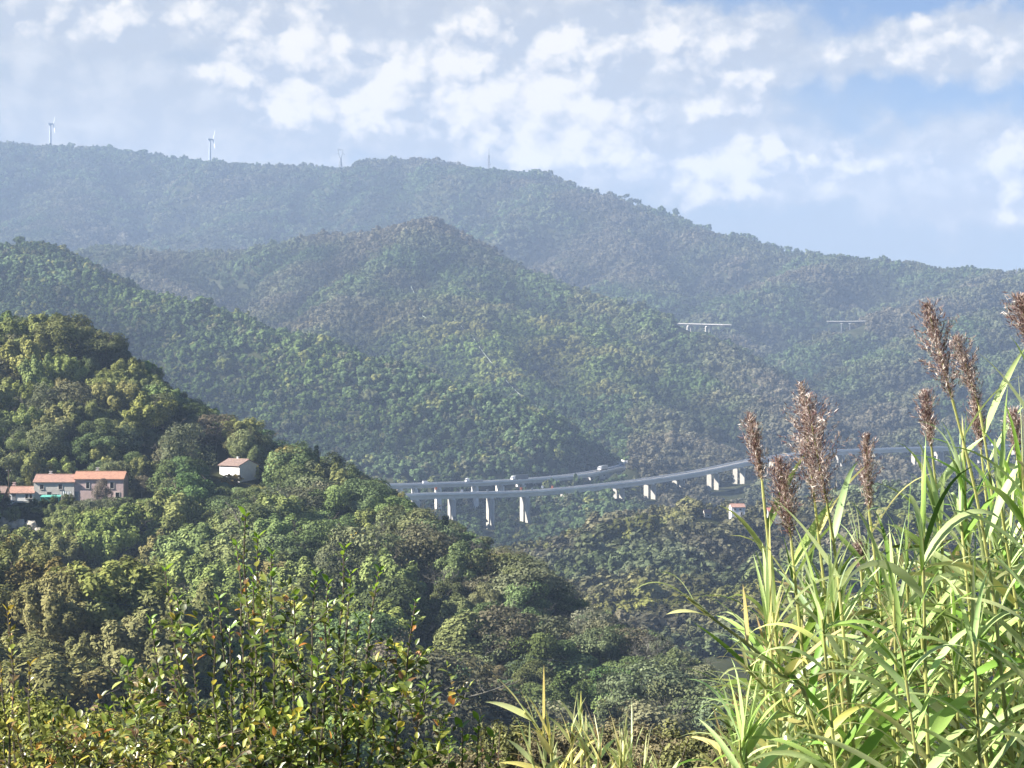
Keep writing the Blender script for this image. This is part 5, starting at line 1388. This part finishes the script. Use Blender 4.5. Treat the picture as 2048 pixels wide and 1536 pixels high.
CUM = [(60, 25, 170, 36, .5), (290, 35, 170, 40, .55), (470, 40, 90, 45, .55), (570, 85, 90, 45, .6), (625, 35, 60, 60, .8), (490, 145, 80, 46, 1.2), (1120, 235, 185, 130, 1.6), (955, 225, 160, 80, 1.4), (600, 110, 140, 90, 1.0), (850, 140, 230, 80, .85), (600, 215, 120, 75, 1.0), (1440, 345, 115, 70, 1.1), (590, 225, 80, 55, .95), (640, 255, 60, 40, .8), (745, 205, 125, 72, 1.5), (860, 120, 170, 60, .55),
       (900, 215, 95, 50, 1.1), (1010, 180, 100, 55, 1.05), (1100, 190, 120, 70, 1.2), (1150, 270, 105, 65, 1.2), (1080, 315, 90, 32, .9), (1060, 90, 240, 55, .6), (1300, 70, 220, 55, .65), (1360, 120, 150, 45, .5), (1440, 150, 100, 28, .55),
       (1285, 340, 62, 48, .8), (1425, 335, 78, 62, 1.2), (1420, 395, 45, 35, .75), (1545, 300, 38, 36, .95), (1520, 352, 42, 22, .9), (1400, 225, 62, 34, .85), (1495, 216, 36, 26, .7), (1690, 322, 98, 32, 1.05), (1625, 345, 45, 24, .7),
       (1900, 92, 230, 42, .45), (2020, 350, 72, 85, 1.05), (2040, 300, 95, 42, .85), (1850, 345, 60, 20, .5), (-500, 200, 400, 120, 1), (2700, 260, 300, 90, 1)]
fb = field(BANK, PW)
fv = field(VEIL, PW); fc = field(CUM, PW)
def puffs(vec, scale, off, detail=2.5):
    """cauliflower lumps: rounded cells, finer cells on top"""
    v = N.new('ShaderNodeTexVoronoi'); v.feature = 'F1'; v.voronoi_dimensions = '2D'; v.normalize = True
    v.inputs['Scale'].default_value = scale; v.inputs['Detail'].default_value = detail; v.inputs['Roughness'].default_value = .55
    v.inputs['Lacunarity'].default_value = 2.3
    L.new(vm('ADD', vec, off), v.inputs['Vector']); return mt('SUBTRACT', 1.0, v.outputs['Distance'])
PS = vm('ADD', vm('MULTIPLY', P0, (1, 1.25, 0)), vm('SCALE', vm('SUBTRACT', wn2.outputs['Color'], (.5, .5, .5))))
for n_ in [PS.node.inputs[1].links[0].from_node]: n_.inputs['Scale'].default_value = .012
nA = noise(P0, 26, 7, .58, (3, 1, 0), .3).outputs['Fac']; nB = noise(P0, 90, 7, .62, (7, 2, 0), .2).outputs['Fac']
OFF = (.006, -.007)
pA = puffs(PS, 34, (2, 5, .3)); pA2 = puffs(PS, 34, (2 - OFF[0], 5 - OFF[1], .3))
pmean = .70
def cdens(f, a, b, bias): return mt('ADD', mt('ADD', f, bias), mt('ADD', mt('MULTIPLY', mt('SUBTRACT', pA, pmean), a), mt('MULTIPLY', mt('SUBTRACT', nB, .5), b)))
dens = cdens(fc, 1.5, .7, .22); aC = smooth(dens, .0, .42)
db = mt('ADD', cdens(fb, .9, .5, .22), mt('MULTIPLY', mt('SUBTRACT', nA, .5), .9)); aB = smooth(db, -.12, .45)
dv = mt('ADD', fv, mt('MULTIPLY', mt('SUBTRACT', nA, .5), 1.0)); aV = smooth(dv, -.45, .45)
dif = mt('ADD', mt('MULTIPLY', mt('SUBTRACT', pA, pA2), 3.2), mt('MULTIPLY', mt('SUBTRACT', nB, .5), .35))
lit = mt('ADD', mt('ADD', dif, .02), mt('MULTIPLY', smooth(dens, .05, 1.1), .85), clamp=True)
def mixc(f, a, b):
    n = N.new('ShaderNodeMix'); n.data_type = 'RGBA'
    if isinstance(f, (int, float)): n.inputs['Factor'].default_value = f
    else: L.new(f, n.inputs['Factor'])
    for s, x in (('A', a), ('B', b)):
        if isinstance(x, tuple): n.inputs[s].default_value = (*x, 1)
        else: L.new(x, n.inputs[s])
    return n.outputs['Result']
skc = vm('MULTIPLY', sky.outputs['Color'], (SKY_S * .46, SKY_S * .54, SKY_S * .66))
K = .205
veil = (.68 * K, .77 * K, .87 * K); shade = (.82 * K, .88 * K, .97 * K); bright = (1.72 * K, 1.60 * K, 1.42 * K)
c1 = mixc(mt('MULTIPLY', aV, .9), skc, veil)
bl = mt('ADD', mt('ADD', mt('MULTIPLY', dif, .8), .25), mt('MULTIPLY', mt('SUBTRACT', nA, .5), 1.2), clamp=True)
c1 = mixc(mt('MULTIPLY', aB, .88), c1, mixc(bl, (.84 * K, .88 * K, .94 * K), (1.24 * K, 1.22 * K, 1.18 * K)))
c2 = mixc(mt('MULTIPLY', aC, .92), c1, mixc(lit, shade, bright))
bg = N.new('ShaderNodeBackground'); bg.inputs['Strength'].default_value = 1.0; L.new(c2, bg.inputs['Color'])
wo = N.new('ShaderNodeOutputWorld'); L.new(bg.outputs['Background'], wo.inputs['Surface'])

# ------------------------------------------------------------------ camera and render settings
cd = bpy.data.cameras.new('camera'); cd.sensor_width = 36; cd.lens = 36 * F / 2048; cd.clip_start = .1; cd.clip_end = 20000
co = bpy.data.objects.new('camera', cd); COL.objects.link(co); co.location = (0, 0, 0); co.rotation_euler = (math.pi / 2 - PITCH, 0, 0)
scene.camera = co
scene.view_settings.view_transform = 'Standard'; scene.view_settings.look = 'None'; scene.view_settings.gamma = 1; scene.view_settings.exposure = 1.65
cy = scene.cycles
cy.max_bounces = 5; cy.diffuse_bounces = 3; cy.glossy_bounces = 2; cy.transmission_bounces = 3; cy.volume_bounces = 1; cy.transparent_max_bounces = 8
cy.use_denoising = True; cy.use_adaptive_sampling = True; cy.adaptive_threshold = .02; cy.sample_clamp_indirect = 6
print('objects', len(bpy.data.objects))
